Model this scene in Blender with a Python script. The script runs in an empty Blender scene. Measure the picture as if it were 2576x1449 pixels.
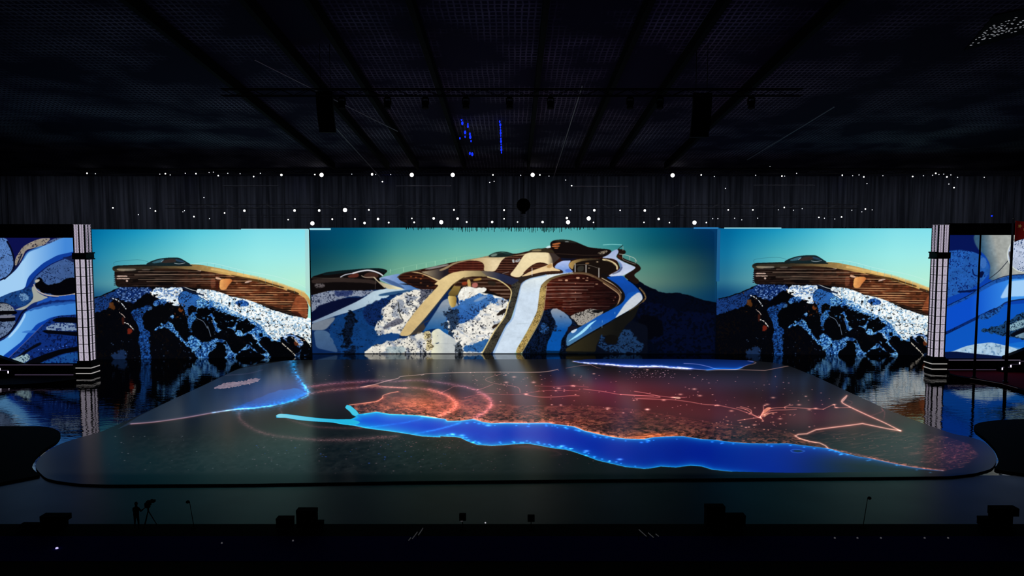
import math, random
import numpy as np

# ---------------------------------------------------------------- camera model
W, H = 2576, 1449
FPX = 1860.0                      # focal length in pixels of the 2576 wide frame
CAM = np.array([0.0, 0.0, 20.0])
PITCH = math.atan((724.5 - 590.0) / FPX)
CP, SP = math.cos(PITCH), math.sin(PITCH)

def ray(u, v):
    x = (u - 1288.0) / FPX
    y = -(v - 724.5) / FPX
    return np.array([x, CP + y * SP, -SP + y * CP])

def ground(u, v, z=0.0):
    """the point of the horizontal plane at height z seen at (u, v)"""
    d = ray(u, v)
    t = (z - CAM[2]) / d[2]
    return CAM + d * t

def upright(u, v, Y):
    """the point of the vertical plane y = Y seen at (u, v)"""
    d = ray(u, v)
    return CAM + d * (Y / d[1])

def project(X, Y, Z):
    dx, dy, dz = X - CAM[0], Y - CAM[1], Z - CAM[2]
    depth = dy * CP - dz * SP
    yy = dy * SP + dz * CP
    return 1288.0 + FPX * dx / depth, 724.5 - FPX * yy / depth

# ---------------------------------------------------------------- picture painter for the LED walls
def crop(x0, y0, s):
    def f(pts):
        return [(x0 + p[0] * s, y0 + p[1] * s) for p in pts]
    return f

def _hash(ix, iy, seed):
    h = (ix.astype(np.int64) * 374761393 + iy.astype(np.int64) * 668265263 + seed * 1442695041) & 0xFFFFFFFF
    h = ((h ^ (h >> 13)) * 1274126177) & 0xFFFFFFFF
    return ((h ^ (h >> 16)) & 0xFFFF).astype(np.float32) / 65535.0

def vnoise(x, y, seed=0):
    ix, iy = np.floor(x), np.floor(y)
    fx, fy = (x - ix).astype(np.float32), (y - iy).astype(np.float32)
    fx, fy = fx * fx * (3 - 2 * fx), fy * fy * (3 - 2 * fy)
    a, b = _hash(ix, iy, seed), _hash(ix + 1, iy, seed)
    c, d = _hash(ix, iy + 1, seed), _hash(ix + 1, iy + 1, seed)
    return (a + (b - a) * fx) * (1 - fy) + (c + (d - c) * fx) * fy

def fbm(x, y, seed=0, n=3):
    r, amp, tot = 0, 1.0, 0
    for i in range(n):
        r = r + amp * vnoise(x * 2 ** i + 13.7 * i, y * 2 ** i + 7.1 * i, seed + i)
        tot += amp
        amp *= 0.55
    return r / tot

def sstep(a, b, x):
    t = np.clip((x - a) / (b - a), 0, 1)
    return t * t * (3 - 2 * t)

def smooth(pts, closed=True, n=6):
    P = [np.array(p, float) for p in pts]
    m = len(P)
    out = []
    rng = range(m) if closed else range(m - 1)
    for i in rng:
        if closed:
            p0, p1, p2, p3 = P[i - 1], P[i], P[(i + 1) % m], P[(i + 2) % m]
        else:
            p0, p1, p2, p3 = P[max(i - 1, 0)], P[i], P[i + 1], P[min(i + 2, m - 1)]
        for k in range(n):
            t = k / n
            q = 0.5 * (2 * p1 + (p2 - p0) * t + (2 * p0 - 5 * p1 + 4 * p2 - p3) * t * t + (3 * p1 - p0 - 3 * p2 + p3) * t ** 3)
            out.append((q[0], q[1]))
    if not closed:
        out.append(tuple(P[-1]))
    return out

def soften(pts, r=5.0, n=2):
    """round the corners of a polygon by at most r"""
    for _ in range(n):
        out = []
        m = len(pts)
        for i in range(m):
            p, q = pts[i], pts[(i + 1) % m]
            L = math.hypot(q[0] - p[0], q[1] - p[1])
            t = min(0.25, r / L) if L > 0 else 0
            out.append((p[0] + (q[0] - p[0]) * t, p[1] + (q[1] - p[1]) * t))
            out.append((q[0] + (p[0] - q[0]) * t, q[1] + (p[1] - q[1]) * t))
        pts = out
        r *= 0.5
    return pts

def boxblur(a, r, axis):
    a = np.moveaxis(a, axis, 0)
    p = np.concatenate([np.repeat(a[:1], r + 1, 0), a, np.repeat(a[-1:], r, 0)], 0).astype(np.float64)
    c = np.cumsum(p, 0)
    return np.moveaxis(((c[2 * r + 1:] - c[:-2 * r - 1]) / (2 * r + 1)).astype(np.float32), 0, axis)

def col(c):
    return np.array(c, np.float32) / 255.0

class Picture:
    """a picture shown on an LED surface; X, Y give every texel's traced coordinates"""
    def __init__(s, X, Y):
        s.gain = 1.0
        s.X, s.Y = X.astype(np.float32), Y.astype(np.float32)
        s.img = np.zeros(X.shape + (3,), np.float32)
        s.cx0, s.cx1 = s.X.min(0), s.X.max(0)
        s.ry0, s.ry1 = s.Y.min(1), s.Y.max(1)

    def box(s, pts, m=0.0):
        xs = [p[0] for p in pts]; ys = [p[1] for p in pts]
        c = np.nonzero((s.cx1 >= min(xs) - m) & (s.cx0 <= max(xs) + m))[0]
        r = np.nonzero((s.ry1 >= min(ys) - m) & (s.ry0 <= max(ys) + m))[0]
        if len(c) == 0 or len(r) == 0:
            return None
        return slice(r[0], r[-1] + 1), slice(c[0], c[-1] + 1)

    def mask(s, pts, b):
        x, y = s.X[b], s.Y[b]
        ins = np.zeros(x.shape, bool)
        n = len(pts)
        for i in range(n):
            (x1, y1), (x2, y2) = pts[i], pts[(i + 1) % n]
            if y1 == y2:
                continue
            hit = (y1 > y) != (y2 > y)
            ins ^= hit & (x < (x2 - x1) * (y - y1) / (y2 - y1) + x1)
        return ins.astype(np.float32)

    @staticmethod
    def blur(m, n):
        for _ in range(n):
            p = np.pad(m, ((1, 1), (0, 0)), mode='edge'); m = (p[:-2] + p[1:-1] + p[2:]) / 3
            p = np.pad(m, ((0, 0), (1, 1)), mode='edge'); m = (p[:, :-2] + p[:, 1:-1] + p[:, 2:]) / 3
        return m

    def put(s, b, m, c):
        t = s.img[b]
        t += (c - t) * m[..., None]

    def fill(s, pts, c, soft=1, sm=False, a=1.0, rough=0.0, rs=9.0, seed=1, tex=None, nat=None):
        """c: rgb 0-255, or a function (x, y) -> rgb array; tex: function (x, y) -> mask multiplier"""
        pts = smooth(pts) if sm else soften(pts)
        mg = soft * 2 + rough + 3
        b = s.box(pts, mg + (nat[0] * 5 if nat else 0))
        if b is None:
            return
        x, y = s.X[b], s.Y[b]
        if rough:
            q = Picture.__new__(Picture)
            dx = (fbm(x / rs, y / rs, seed, 2) - 0.5) * 2 * rough
            dy = (fbm(x / rs + 50, y / rs, seed + 5, 2) - 0.5) * 2 * rough
            q.X, q.Y = x + dx, y + dy
            m = q.mask(pts, (slice(None), slice(None)))
        else:
            m = s.mask(pts, b)
        if nat:                                                       # broken natural edge: (spread, strength, grain)
            r = max(2, int(nat[0] * 2.2))
            m = boxblur(boxblur(m, r, 0), r, 1); m = boxblur(boxblur(m, r, 0), r, 1)
            m = sstep(0.42, 0.58, m + nat[1] * 3.0 * (fbm(x / nat[2], y / (nat[2] * 0.8), seed + 40, 5) - 0.5))
        m = s.blur(m, soft) * a
        if tex is not None:
            m = m * tex(x, y)
        s.put(b, m, c(x, y) if callable(c) else col(c))

    def dist(s, pts, b, ky=1.0):
        x, y = s.X[b], s.Y[b]
        d = np.full(x.shape, 1e9, np.float32)
        for i in range(len(pts) - 1):
            (x1, y1), (x2, y2) = pts[i], pts[i + 1]
            ax, ay = x2 - x1, (y2 - y1) * ky
            L = ax * ax + ay * ay
            px, py = x - x1, (y - y1) * ky
            t = np.clip((px * ax + py * ay) / L, 0, 1) if L > 0 else 0
            d = np.minimum(d, (px - t * ax) ** 2 + (py - t * ay) ** 2)
        return np.sqrt(d)

    def stroke(s, pts, w, c, sm=True, a=1.0, ky=1.0, tex=None):
        if sm:
            pts = smooth(pts, False, 4)
        b = s.box(pts, w + 3)
        if b is None:
            return
        d = s.dist(pts, b, ky)
        m = np.clip((w / 2 + 0.5) - d, 0, 1) * a
        if tex is not None:
            m = m * tex(s.X[b], s.Y[b])
        s.put(b, m, c(s.X[b], s.Y[b]) if callable(c) else col(c))

    def glow(s, pts, w, c, sm=True, ky=1.0, p=1.35, tex=None):
        """light added around a line, falling off over w"""
        if sm:
            pts = smooth(pts, False, 4)
        b = s.box(pts, w * 3)
        if b is None:
            return
        m = np.exp(-(s.dist(pts, b, ky) / w) ** p)
        m[m < 0.03] = 0
        if tex is not None:
            m = m * tex(s.X[b], s.Y[b])
        s.img[b] += m[..., None] * col(c) * s.gain

    def dots(s, pts, c, rx=2.0, ry=1.0):
        for (x0, y0, k) in pts:
            b = s.box([(x0, y0)], 3 * rx * max(k, 0.6))
            if b is None:
                continue
            r2 = ((s.X[b] - x0) / (rx * k)) ** 2 + ((s.Y[b] - y0) / (ry * k)) ** 2
            s.img[b] += np.exp(-r2)[..., None] * col(c) * s.gain

    def grid(s, xs, ys, rows):
        """smooth colour field from a table of colours at columns xs and rows ys"""
        T = np.array(rows, np.float32) / 255.0
        ix = np.clip(np.searchsorted(xs, s.X) - 1, 0, len(xs) - 2)
        iy = np.clip(np.searchsorted(ys, s.Y) - 1, 0, len(ys) - 2)
        xa, ya = np.array(xs, np.float32), np.array(ys, np.float32)
        fx = np.clip((s.X - xa[ix]) / (xa[ix + 1] - xa[ix]), 0, 1)
        fy = np.clip((s.Y - ya[iy]) / (ya[iy + 1] - ya[iy]), 0, 1)
        fx = fx[..., None]; fy = fy[..., None]
        s.img[:] = (T[iy, ix] * (1 - fx) + T[iy, ix + 1] * fx) * (1 - fy) + (T[iy + 1, ix] * (1 - fx) + T[iy + 1, ix + 1] * fx) * fy
        for _ in range(2):
            s.img = boxblur(boxblur(s.img, 24, 1), 12, 0)
        s.ground = s.img.copy()

    def soft(s, k=0.5):
        """the slight bleed between neighbouring LEDs"""
        p = np.stack([s.blur(s.img[..., i], 1) for i in range(3)], -1)
        s.img = s.img * (1 - k) + p * k

    def grain(s, amp=0.16, seed=200):
        """uneven brightness, from broad to fine"""
        if not hasattr(s, 'ground'):
            s.ground = np.zeros_like(s.img)
        own = sstep(0.04, 0.10, np.abs(s.img - s.ground).max(-1))
        n = 0.5 * fbm(s.X / 26.0, s.Y / 18.0, seed, 2) + 0.5 * fbm(s.X / 6.0, s.Y / 4.5, seed + 3, 3)
        s.img *= (1 + amp * 2 * (n - 0.5) * own)[..., None]

    def linear(s):
        c = np.clip(s.img, 0, 1)
        return np.where(c <= 0.04045, c / 12.92, ((c + 0.055) / 1.055) ** 2.4).astype(np.float32)

def mix(c0, c1, t):
    t = np.clip(t, 0, 1)[..., None]
    return col(c0) * (1 - t) + col(c1) * t

def gradx(c0, c1, x0, x1):
    return lambda x, y: mix(c0, c1, (x - x0) / (x1 - x0))

def grady(c0, c1, y0, y1):
    return lambda x, y: mix(c0, c1, (y - y0) / (y1 - y0))

def snow(c, dark, scale=3.4, thr=0.55, seed=3, wid=0.10):
    """snow colour with dark scrub and stones poking through"""
    def f(x, y):
        n = fbm(x / (scale * 0.62), y / (scale * 0.55), seed, 2)
        big = fbm(x / (scale * 5), y / (scale * 4), seed + 9, 2)
        t = sstep(thr + 0.045, thr + 0.045 + wid * 1.6, n + (big - 0.5) * 0.42) * 0.82
        base = c(x, y) if callable(c) else col(c)
        sh = 0.86 + 0.22 * fbm(x / 9.0, y / 7.0, seed + 4, 2)[..., None]
        return base * sh * (1 - t[..., None]) + col(dark) * t[..., None]
    return f

def stripes(c0, c1, per, amp=0.5, seed=4, x0=0, x1=1):
    """rows of pale floor edges over a dark facade"""
    def f(x, y):
        yy = y + 2.0 * (fbm(x / 60.0, y / 40.0, seed, 2) - 0.5)
        w = 0.5 + 0.5 * np.cos(2 * math.pi * yy / per)
        w = w ** 3 * (0.35 + 0.9 * fbm(x / 22.0, np.floor(yy / per) * 3.1, seed + 2, 2))
        cols_ = 0.85 + 0.3 * fbm(x / 5.0, y / 30.0, seed + 5, 2)
        b = (c0(x, y) if callable(c0) else col(c0)) * cols_[..., None]
        return b + (col(c1) - b) * np.clip(w * amp, 0, 1)[..., None]
    return f
# ---------------------------------------------------------------- the pictures
A = crop(0, 540, 800 / 2576); B = crop(770, 540, 800 / 2576); C_ = crop(1300, 540, 800 / 2576)
Z1 = crop(770, 620, 400 / 2576); Z2 = crop(1140, 580, 400 / 2576); Z3 = crop(1300, 580, 400 / 2576)
Z4 = crop(1300, 720, 400 / 2576); Z5 = crop(770, 720, 540 / 2576)
OL1 = crop(0, 570, 270 / 1863); OL2 = crop(0, 760, 270 / 1630)
OR1 = crop(2290, 540, 286 / 1594); OR2 = crop(2290, 780, 286 / 1594)

def paint_side(P):
    """clifftop building over snowy rocks, shown on both side walls"""
    f, st = P.fill, P.stroke
    M1 = crop(240, 700, 280 / 1092); M2 = crop(510, 700, 280 / 1092); K1 = crop(280, 630, 260 / 1456); K2 = crop(530, 640, 260 / 1253)
    P.grid([215, 236, 342, 497, 652, 776], [575, 590, 648, 714, 745],
           [[(0, 95, 150), (0, 105, 158), (15, 140, 185), (80, 195, 218), (125, 218, 232), (125, 222, 236)],
            [(0, 100, 150), (0, 112, 160), (30, 150, 188), (95, 203, 220), (133, 224, 234), (135, 226, 238)],
            [(15, 112, 155), (30, 128, 166), (75, 172, 184), (128, 216, 218), (155, 234, 232), (160, 234, 232)],
            [(45, 112, 140), (62, 130, 150), (112, 176, 178), (155, 212, 205), (176, 236, 216), (186, 240, 214)],
            [(15, 70, 115), (20, 78, 120), (60, 130, 150), (120, 190, 190), (150, 220, 215), (160, 225, 215)]])
    f(A([(2470, 100), (2540, 100), (2540, 640), (2475, 640)]), (172, 204, 204), 2, a=0.5)
    P.ground = P.img.copy()
    # black rock under everything, then the snow laid over it
    f(A([(600, 720), (770, 672), (850, 645), (930, 605), (1000, 575), (1480, 578), (1740, 600), (1860, 650), (2010, 685), (2210, 760), (2400, 820), (2600, 880), (2600, 1449), (600, 1449)]), snow((3, 4, 9), (12, 8, 7), 6, 0.58, 10), 1, rough=1.5)
    f(M1([(-250, 260), (0, 200), (60, 180), (190, 122), (245, 80), (320, 90), (250, 190), (170, 190), (140, 290), (60, 320), (-250, 420)]), snow((22, 56, 118), (8, 18, 46), 4, 0.52, 7), 1, nat=(3, 0.35, 7))
    def mott(lo, hi, k, sd):
        def g(x, y):
            n = fbm(x / 3.6, y / 2.8, sd, 2); m_ = fbm(x / 14.0, y / 9.0, sd + 3, 2)
            c = mix(lo, hi, sstep(k - 0.16, k + 0.2, n * 0.75 + m_ * 0.25))
            return c * (1 - 0.62 * sstep(0.60, 0.82, fbm(x / 3.0, y / 2.4, sd + 7, 2)))[..., None]
        return g
    f(M1([(190, 170), (235, 88), (545, 85), (565, 135), (450, 175), (420, 236), (310, 245), (250, 205)]), mott((10, 34, 88), (112, 150, 206), 0.56, 12), 1, nat=(3, 0.4, 8))
    f(M1([(530, 145), (590, 95), (852, 85), (862, 150), (810, 195), (838, 280), (760, 270), (700, 225), (620, 205)]), mott((78, 120, 180), (236, 244, 246), 0.42, 13), 1, nat=(2, 0.4, 8))
    f(M1([(690, 190), (800, 180), (820, 260), (760, 255)]), (232, 242, 246), 3, a=0.8)
    f(M1([(565, 225), (640, 200), (750, 255), (650, 265), (620, 315), (570, 270)]), mott((20, 58, 122), (84, 146, 210), 0.5, 14), 1, nat=(3, 0.5, 8))
    f(M1([(805, 215), (848, 115), (960, 150), (1110, 190), (1300, 260), (1300, 330), (1100, 310), (1000, 285), (940, 262), (900, 300), (925, 400), (950, 480), (900, 440), (870, 300)]), snow((42, 100, 176), (12, 26, 56), 3.4, 0.55, 16), 1, nat=(2, 0.3, 7))
    f(M1([(345, 315), (500, 268), (560, 280), (485, 330), (452, 400), (472, 480), (545, 535), (522, 600), (538, 700), (545, 840), (462, 840), (440, 700), (422, 600), (440, 520), (395, 430)]), mott((8, 28, 70), (28, 78, 150), 0.45, 17), 1, nat=(3, 0.4, 8))
    f(M1([(510, 280), (570, 280), (580, 340), (540, 360)]), (70, 120, 180), 2, nat=(3, 0.6, 5), a=0.7)
    f(M1([(560, 520), (610, 470), (700, 418), (745, 430), (800, 520), (880, 615), (915, 632), (905, 570), (945, 555), (1045, 615), (1110, 690), (1110, 840), (1020, 800), (940, 700), (830, 605), (720, 490), (640, 480), (580, 530)]), mott((16, 58, 122), (106, 172, 226), 0.49, 18), 1, nat=(3, 0.4, 7))
    f(M1([(725, 365), (790, 345), (865, 385), (850, 410), (780, 395), (735, 395)]), mott((30, 84, 150), (120, 170, 214), 0.5, 19), 1, nat=(2, 0.6, 5))
    f(M1([(930, 340), (1000, 330), (1110, 380), (1110, 440), (1040, 410), (960, 405), (945, 470), (950, 520), (900, 540)]), mott((22, 70, 134), (70, 132, 190), 0.52, 20), 1, nat=(3, 0.6, 7))
    # shaded drifts on the right
    f(M2([(-60, 200), (0, 180), (120, 250), (200, 310), (330, 335), (440, 375), (560, 450), (650, 515), (760, 560), (760, 640), (690, 640), (590, 580), (545, 640), (620, 700), (690, 790), (600, 770), (530, 690), (470, 640), (420, 560), (330, 565), (290, 490), (200, 490), (150, 560), (100, 450), (100, 380), (-60, 330)]), mott((22, 72, 146), (120, 184, 232), 0.50, 21), 1, nat=(3, 0.35, 8))
    f(M2([(-60, 690), (60, 595), (200, 595), (265, 660), (290, 745), (380, 700), (440, 640), (500, 680), (560, 750), (600, 840), (180, 840), (230, 690), (190, 620), (100, 700), (30, 770), (-60, 780)]), mott((14, 52, 112), (96, 158, 216), 0.50, 22), 1, nat=(3, 0.4, 8))
    f(M2([(760, 560), (860, 540), (960, 590), (1000, 640), (960, 700), (900, 640), (840, 640), (800, 600)]), mott((50, 92, 160), (190, 210, 230), 0.5, 23), 1, nat=(3, 0.4, 7))
    f(M2([(900, 760), (960, 700), (1000, 640), (1100, 740), (1100, 840), (900, 840)]), mott((8, 20, 46), (70, 120, 180), 0.56, 24), 1, nat=(3, 0.5, 7))
    # sunlit crest
    def sun(x, y):
        c = mix((244, 250, 250), (150, 186, 214), sstep(0.45, 0.75, fbm(x / 4.4, y / 3.4, 25, 2)))
        d = sstep(0.62, 0.84, fbm(x / 3.1, y / 2.5, 29, 2) + 0.22 * (fbm(x / 18, y / 12, 30, 2) - 0.5))
        return c * (1 - 0.85 * d)[..., None]
    crest = [(-60, 100), (0, 108), (60, 103), (230, 148), (265, 182), (330, 188), (460, 203), (620, 288), (850, 358), (1060, 398), (1140, 410), (1140, 720), (1070, 690), (1000, 590), (940, 565), (860, 540), (780, 565), (720, 620), (690, 600), (620, 525), (560, 452), (440, 380), (330, 340), (200, 312), (120, 262), (0, 195), (-60, 170)]
    f(M2(crest), sun, 1, nat=(2, 0.35, 7))
    f(M2([(60, 190), (200, 260), (330, 330), (440, 378), (600, 500), (540, 470), (400, 390), (200, 330), (60, 240)]), mott((60, 124, 196), (200, 226, 240), 0.48, 26), 1, nat=(3, 0.6, 6))
    f(M2([(305, 235), (380, 208), (465, 240), (435, 282), (350, 272)]), mott((26, 74, 150), (84, 140, 206), 0.55, 27), 1, nat=(2, 0.3, 6))
    k = (2, 3, 6)
    rocks = [M1(p) for p in ([(395, 245), (480, 165), (530, 140), (572, 195), (562, 240), (400, 280)], [(560, 300), (640, 262), (745, 250), (720, 400), (640, 460), (540, 520), (470, 470), (470, 400), (500, 320)],
                             [(755, 330), (800, 285), (870, 310), (905, 400), (915, 560), (880, 600), (820, 540), (760, 450), (780, 400)], [(960, 420), (1020, 400), (1070, 430), (1110, 500), (1110, 640), (1040, 600), (960, 520)], [(920, 280), (960, 270), (970, 330), (930, 330)], [(1000, 300), (1110, 300), (1110, 370), (1040, 380)])]
    rocks += [M2(p) for p in ([(85, 285), (200, 330), (320, 385), (335, 440), (215, 495), (150, 480), (105, 390)], [(330, 405), (420, 400), (515, 470), (420, 532), (340, 490)], [(535, 540), (600, 518), (612, 548), (560, 562)],
                              [(430, 565), (490, 555), (545, 640), (630, 730), (560, 730), (480, 650)], [(595, 588), (700, 615), (790, 655), (885, 740), (905, 830), (680, 830), (640, 690)], [(818, 592), (870, 568), (935, 650), (955, 730), (880, 690)],
                              [(168, 628), (232, 700), (190, 840), (30, 840), (60, 740), (120, 680)], [(245, 505), (300, 520), (330, 600), (405, 632), (345, 725), (280, 690), (250, 600)], [(345, 750), (420, 690), (500, 700), (590, 785), (560, 840), (325, 840)],
                              [(975, 665), (1030, 638), (1110, 720), (1110, 840), (955, 840)], [(-60, 300), (20, 320), (70, 420), (100, 520), (90, 600), (20, 620), (-60, 560)])]
    for r_ in rocks:
        f(r_, k, 1, sm=True, seed=31, nat=(3, 0.75, 9))
    # lit stone faces and rims
    f(M1([(135, 250), (170, 220), (195, 300), (150, 320)]), (104, 58, 22), 2, nat=(3, 0.6, 6), a=0.8)
    f(M1([(300, 510), (350, 480), (368, 520), (330, 560)]), (116, 34, 20), 2, nat=(3, 0.4, 6), a=0.85)
    f(M1([(255, 380), (285, 380), (285, 450), (265, 460)]), (70, 26, 16), 2, a=0.7)
    f(M1([(805, 290), (850, 290), (870, 330), (820, 325)]), (126, 62, 24), 2, nat=(2, 0.8, 4), a=0.8)
    f(M2([(890, 620), (925, 620), (940, 660), (905, 665)]), (120, 56, 28), 2, a=0.7)
    dash = lambda sd: (lambda x, y: sstep(0.32, 0.55, vnoise(x / 2.2, y / 2.2, sd)))
    for pts, w, c in ((M1([(165, 195), (215, 215), (255, 245), (300, 300)]), 3, (206, 212, 218)), (M1([(235, 335), (275, 365), (290, 385)]), 2.5, (170, 150, 140)), (M1([(285, 435), (325, 450), (375, 505)]), 3, (210, 204, 198)),
                      (M1([(540, 135), (560, 165), (600, 185)]), 3, (200, 180, 150)), (M2([(770, 630), (850, 700), (905, 755)]), 3, (206, 196, 180)), (M2([(870, 578), (910, 610), (945, 655)]), 2.4, (206, 190, 170)),
                      (M2([(490, 555), (510, 580), (520, 600)]), 3, (190, 206, 220)), (M2([(1000, 580), (1040, 640), (1080, 690)]), 2.5, (190, 196, 180)), (M2([(960, 600), (1000, 610)]), 2, (190, 150, 120))):
        st(pts, w, c, a=0.9, tex=dash(5))
    st(M1([(870, 330), (905, 400), (915, 470), (945, 530)]), 1.4, (90, 130, 176), a=0.7, tex=dash(6))
    st(M1([(1000, 395), (1060, 425), (1100, 490)]) + M2([(50, 470), (80, 570)]), 1.6, (120, 140, 168), a=0.75)
    st(M1([(840, 80), (930, 130), (1060, 165)]), 4, (14, 26, 52), a=0.9)
    st(M1([(850, 75), (950, 115), (1080, 140)]), 2, (206, 214, 220), a=0.8)
    f(M1([(150, 760), (300, 680), (300, 800), (200, 830)]), (34, 66, 120), 2, nat=(5, 0.5, 6), a=0.6)
    rnd = random.Random(4)
    for _ in range(34):
        x, y = M1([(rnd.uniform(120, 1000), rnd.uniform(600, 820))])[0]
        P.dots([(x, y, rnd.uniform(0.6, 1.2))], (44, 62, 88), 1.5, 1.2)
    # building
    amp = lambda x: 0.35 + 0.65 * sstep(480, 600, x)
    def facade(x, y):
        yy = y + 1.6 * (fbm(x / 70.0, y / 50.0, 44, 2) - 0.5)
        w = (0.5 + 0.5 * np.cos(2 * math.pi * yy / 5.7)) ** 4
        row = np.floor(yy / 5.7 + 0.5)
        gate = sstep(0.38, 0.62, vnoise(x / 34.0 + row * 7.3, row * 1.7, 45)) * 0.8 + 0.2
        base = mix((26, 16, 13), (92, 44, 24), (x - 420) / 180) * (0.45 + 0.9 * fbm(x / 9.0, yy / 3.2, 46, 3))[..., None]
        base = base * (1 - 0.5 * sstep(0.55, 0.7, vnoise(x / 20.0, row * 2.3, 47)))[..., None]
        line = mix((132, 112, 98), (214, 164, 116), (x - 380) / 220)
        return base + (line - base) * (w * gate * amp(x))[..., None]
    f(A([(925, 446), (1000, 430), (1560, 415), (1900, 480), (2300, 590), (2440, 630), (2500, 730), (2492, 850), (2400, 815), (2210, 760), (2010, 690), (1860, 655), (1740, 612), (1480, 584), (940, 586)]), facade, 1)
    f(K2([(480, 520), (560, 560), (700, 640), (900, 720), (1050, 760), (980, 690), (800, 640), (600, 590)]), (26, 14, 10), 2, a=0.8)
    f(K1([(640, 450), (880, 450), (890, 500), (660, 500)]), (8, 6, 8), 2, a=0.85)
    for y, x0, x1, a in ((300, 380, 1250, .5), (345, 330, 1456, .75), (410, 380, 1456, .7), (440, 500, 1456, .6), (388, 60, 1300, .3)):
        st(K1([(x0, y), ((x0 + x1) / 2, y - 4), (x1, y)]), 1.3, (176, 150, 128), a=a)
    for y0 in (345, 370, 398, 425, 455, 480):
        f(K1([(36, y0), (66, y0), (66, y0 + 12), (36, y0 + 12)]), (30, 20, 34), 0)
    f(K2([(110, 300), (240, 290), (270, 320), (210, 380), (190, 430), (105, 430)]), gradx((250, 180, 104), (196, 112, 58), 552, 585), 2, a=0.9)
    f(K2([(60, 265), (130, 290), (130, 310), (60, 300)]), (236, 190, 160), 1, a=0.8)
    f(K2([(60, 330), (100, 330), (100, 430), (60, 420)]), (60, 20, 12), 2, a=0.8)
    f(K2([(0, 290), (60, 290), (60, 400), (0, 400)]), (150, 84, 60), 2, a=0.4)
    f(K2([(1040, 500), (1170, 500), (1170, 770), (1080, 740), (960, 690)]), stripes((150, 70, 38), (226, 150, 100), 4, 0.7, 49), 2, a=0.6)
    f(K2([(960, 690), (1060, 690), (1120, 770), (1040, 750)]), (40, 14, 10), 2, a=0.8)
    for pts in (K2([(400, 350), (450, 315), (520, 320), (450, 345)]), K2([(850, 385), (895, 385), (880, 405), (850, 402)]), K2([(300, 345), (330, 345), (320, 355)]), K1([(75, 352), (230, 352), (230, 374), (75, 374)]), K1([(75, 390), (262, 390), (262, 406), (75, 406)]), K1([(205, 415), (238, 415), (238, 444), (205, 444)]), K1([(1150, 250), (1210, 262), (1270, 275), (1270, 295), (1220, 285)])):
        f(pts, lambda x, y: mix((190, 150, 130), (250, 226, 214), vnoise(x / 2.0, y / 2.0, 50)), 1, a=0.85)
    # roof slab
    f(A([(905, 438), (925, 414), (1180, 404), (1560, 402), (1640, 408), (1800, 438), (2000, 486), (2200, 540), (2400, 602), (2485, 640), (2518, 700), (2522, 760), (2500, 730), (2480, 680), (2420, 648), (2300, 606), (2150, 560), (1900, 500), (1700, 464), (1560, 444), (1300, 440), (1000, 455), (930, 464)]),
      gradx((48, 42, 32), (200, 160, 92), 380, 560), 1)
    f(K1([(20, 255), (60, 215), (500, 200), (1130, 205), (1150, 222), (600, 218), (120, 228), (60, 262)]), (20, 28, 28), 1)
    f(K1([(60, 258), (350, 255), (350, 285), (110, 292)]), gradx((176, 160, 130), (120, 116, 108), 290, 345), 1, a=0.75)
    f(K1([(430, 262), (550, 262), (550, 282), (430, 282)]), (96, 86, 78), 1, a=0.7)
    f(K1([(600, 250), (1000, 255), (1150, 290), (900, 290), (600, 285)]), (46, 28, 18), 3, a=0.8)
    f(K2([(0, 165), (300, 215), (560, 262), (800, 330), (1000, 400), (1150, 450), (1150, 470), (980, 420), (760, 345), (540, 290), (300, 240), (0, 190)]), (230, 194, 122), 1, a=0.6)
    f(K2([(240, 245), (420, 280), (600, 310), (760, 360), (900, 400), (880, 412), (700, 360), (500, 318), (260, 262)]), (58, 36, 18), 1, a=0.85)
    f(K2([(930, 420), (1060, 460), (1080, 490), (1000, 480), (920, 440)]), (40, 22, 14), 1, a=0.85)
    # glass dome
    f(K1([(470, 202), (560, 150), (680, 114), (820, 99), (950, 99), (1010, 128), (1060, 160), (1140, 207), (800, 216)]), (18, 34, 38), 1)
    f(K1([(560, 170), (690, 125), (760, 120), (700, 170), (600, 185)]), (66, 116, 134), 2, a=0.75)
    f(K1([(700, 165), (760, 130), (860, 115), (930, 130), (900, 170), (740, 180)]), (54, 40, 36), 2, a=0.85)
    f(K1([(890, 120), (970, 130), (1050, 165), (930, 160)]), (40, 64, 90), 2, a=0.85)
    st(K1([(890, 180), (960, 190), (1040, 175)]), 1.4, (170, 180, 184), a=0.8)
    st(K1([(700, 165), (730, 140)]), 1.4, (150, 180, 196), False, a=0.8)
    # handrails
    P.soft(0.7); P.grain(0.16)
    st(K1([(45, 210), (60, 160), (370, 132), (520, 160)]), 0.9, (40, 96, 110), a=0.6)
    st(K2([(-250, 120), (0, 105), (330, 180), (500, 215), (760, 260), (1000, 330), (1150, 400)]), 1.0, (205, 240, 234), a=0.6)
    for i in range(14):
        x = -40 + i * 88
        y = 108 + max(0, x) * 0.23 + (0.00007 * x * x if x > 0 else 0)
        st(K2([(x, y), (x, y + 52)]), 1.0, (120, 170, 168), False, a=0.5)

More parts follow.
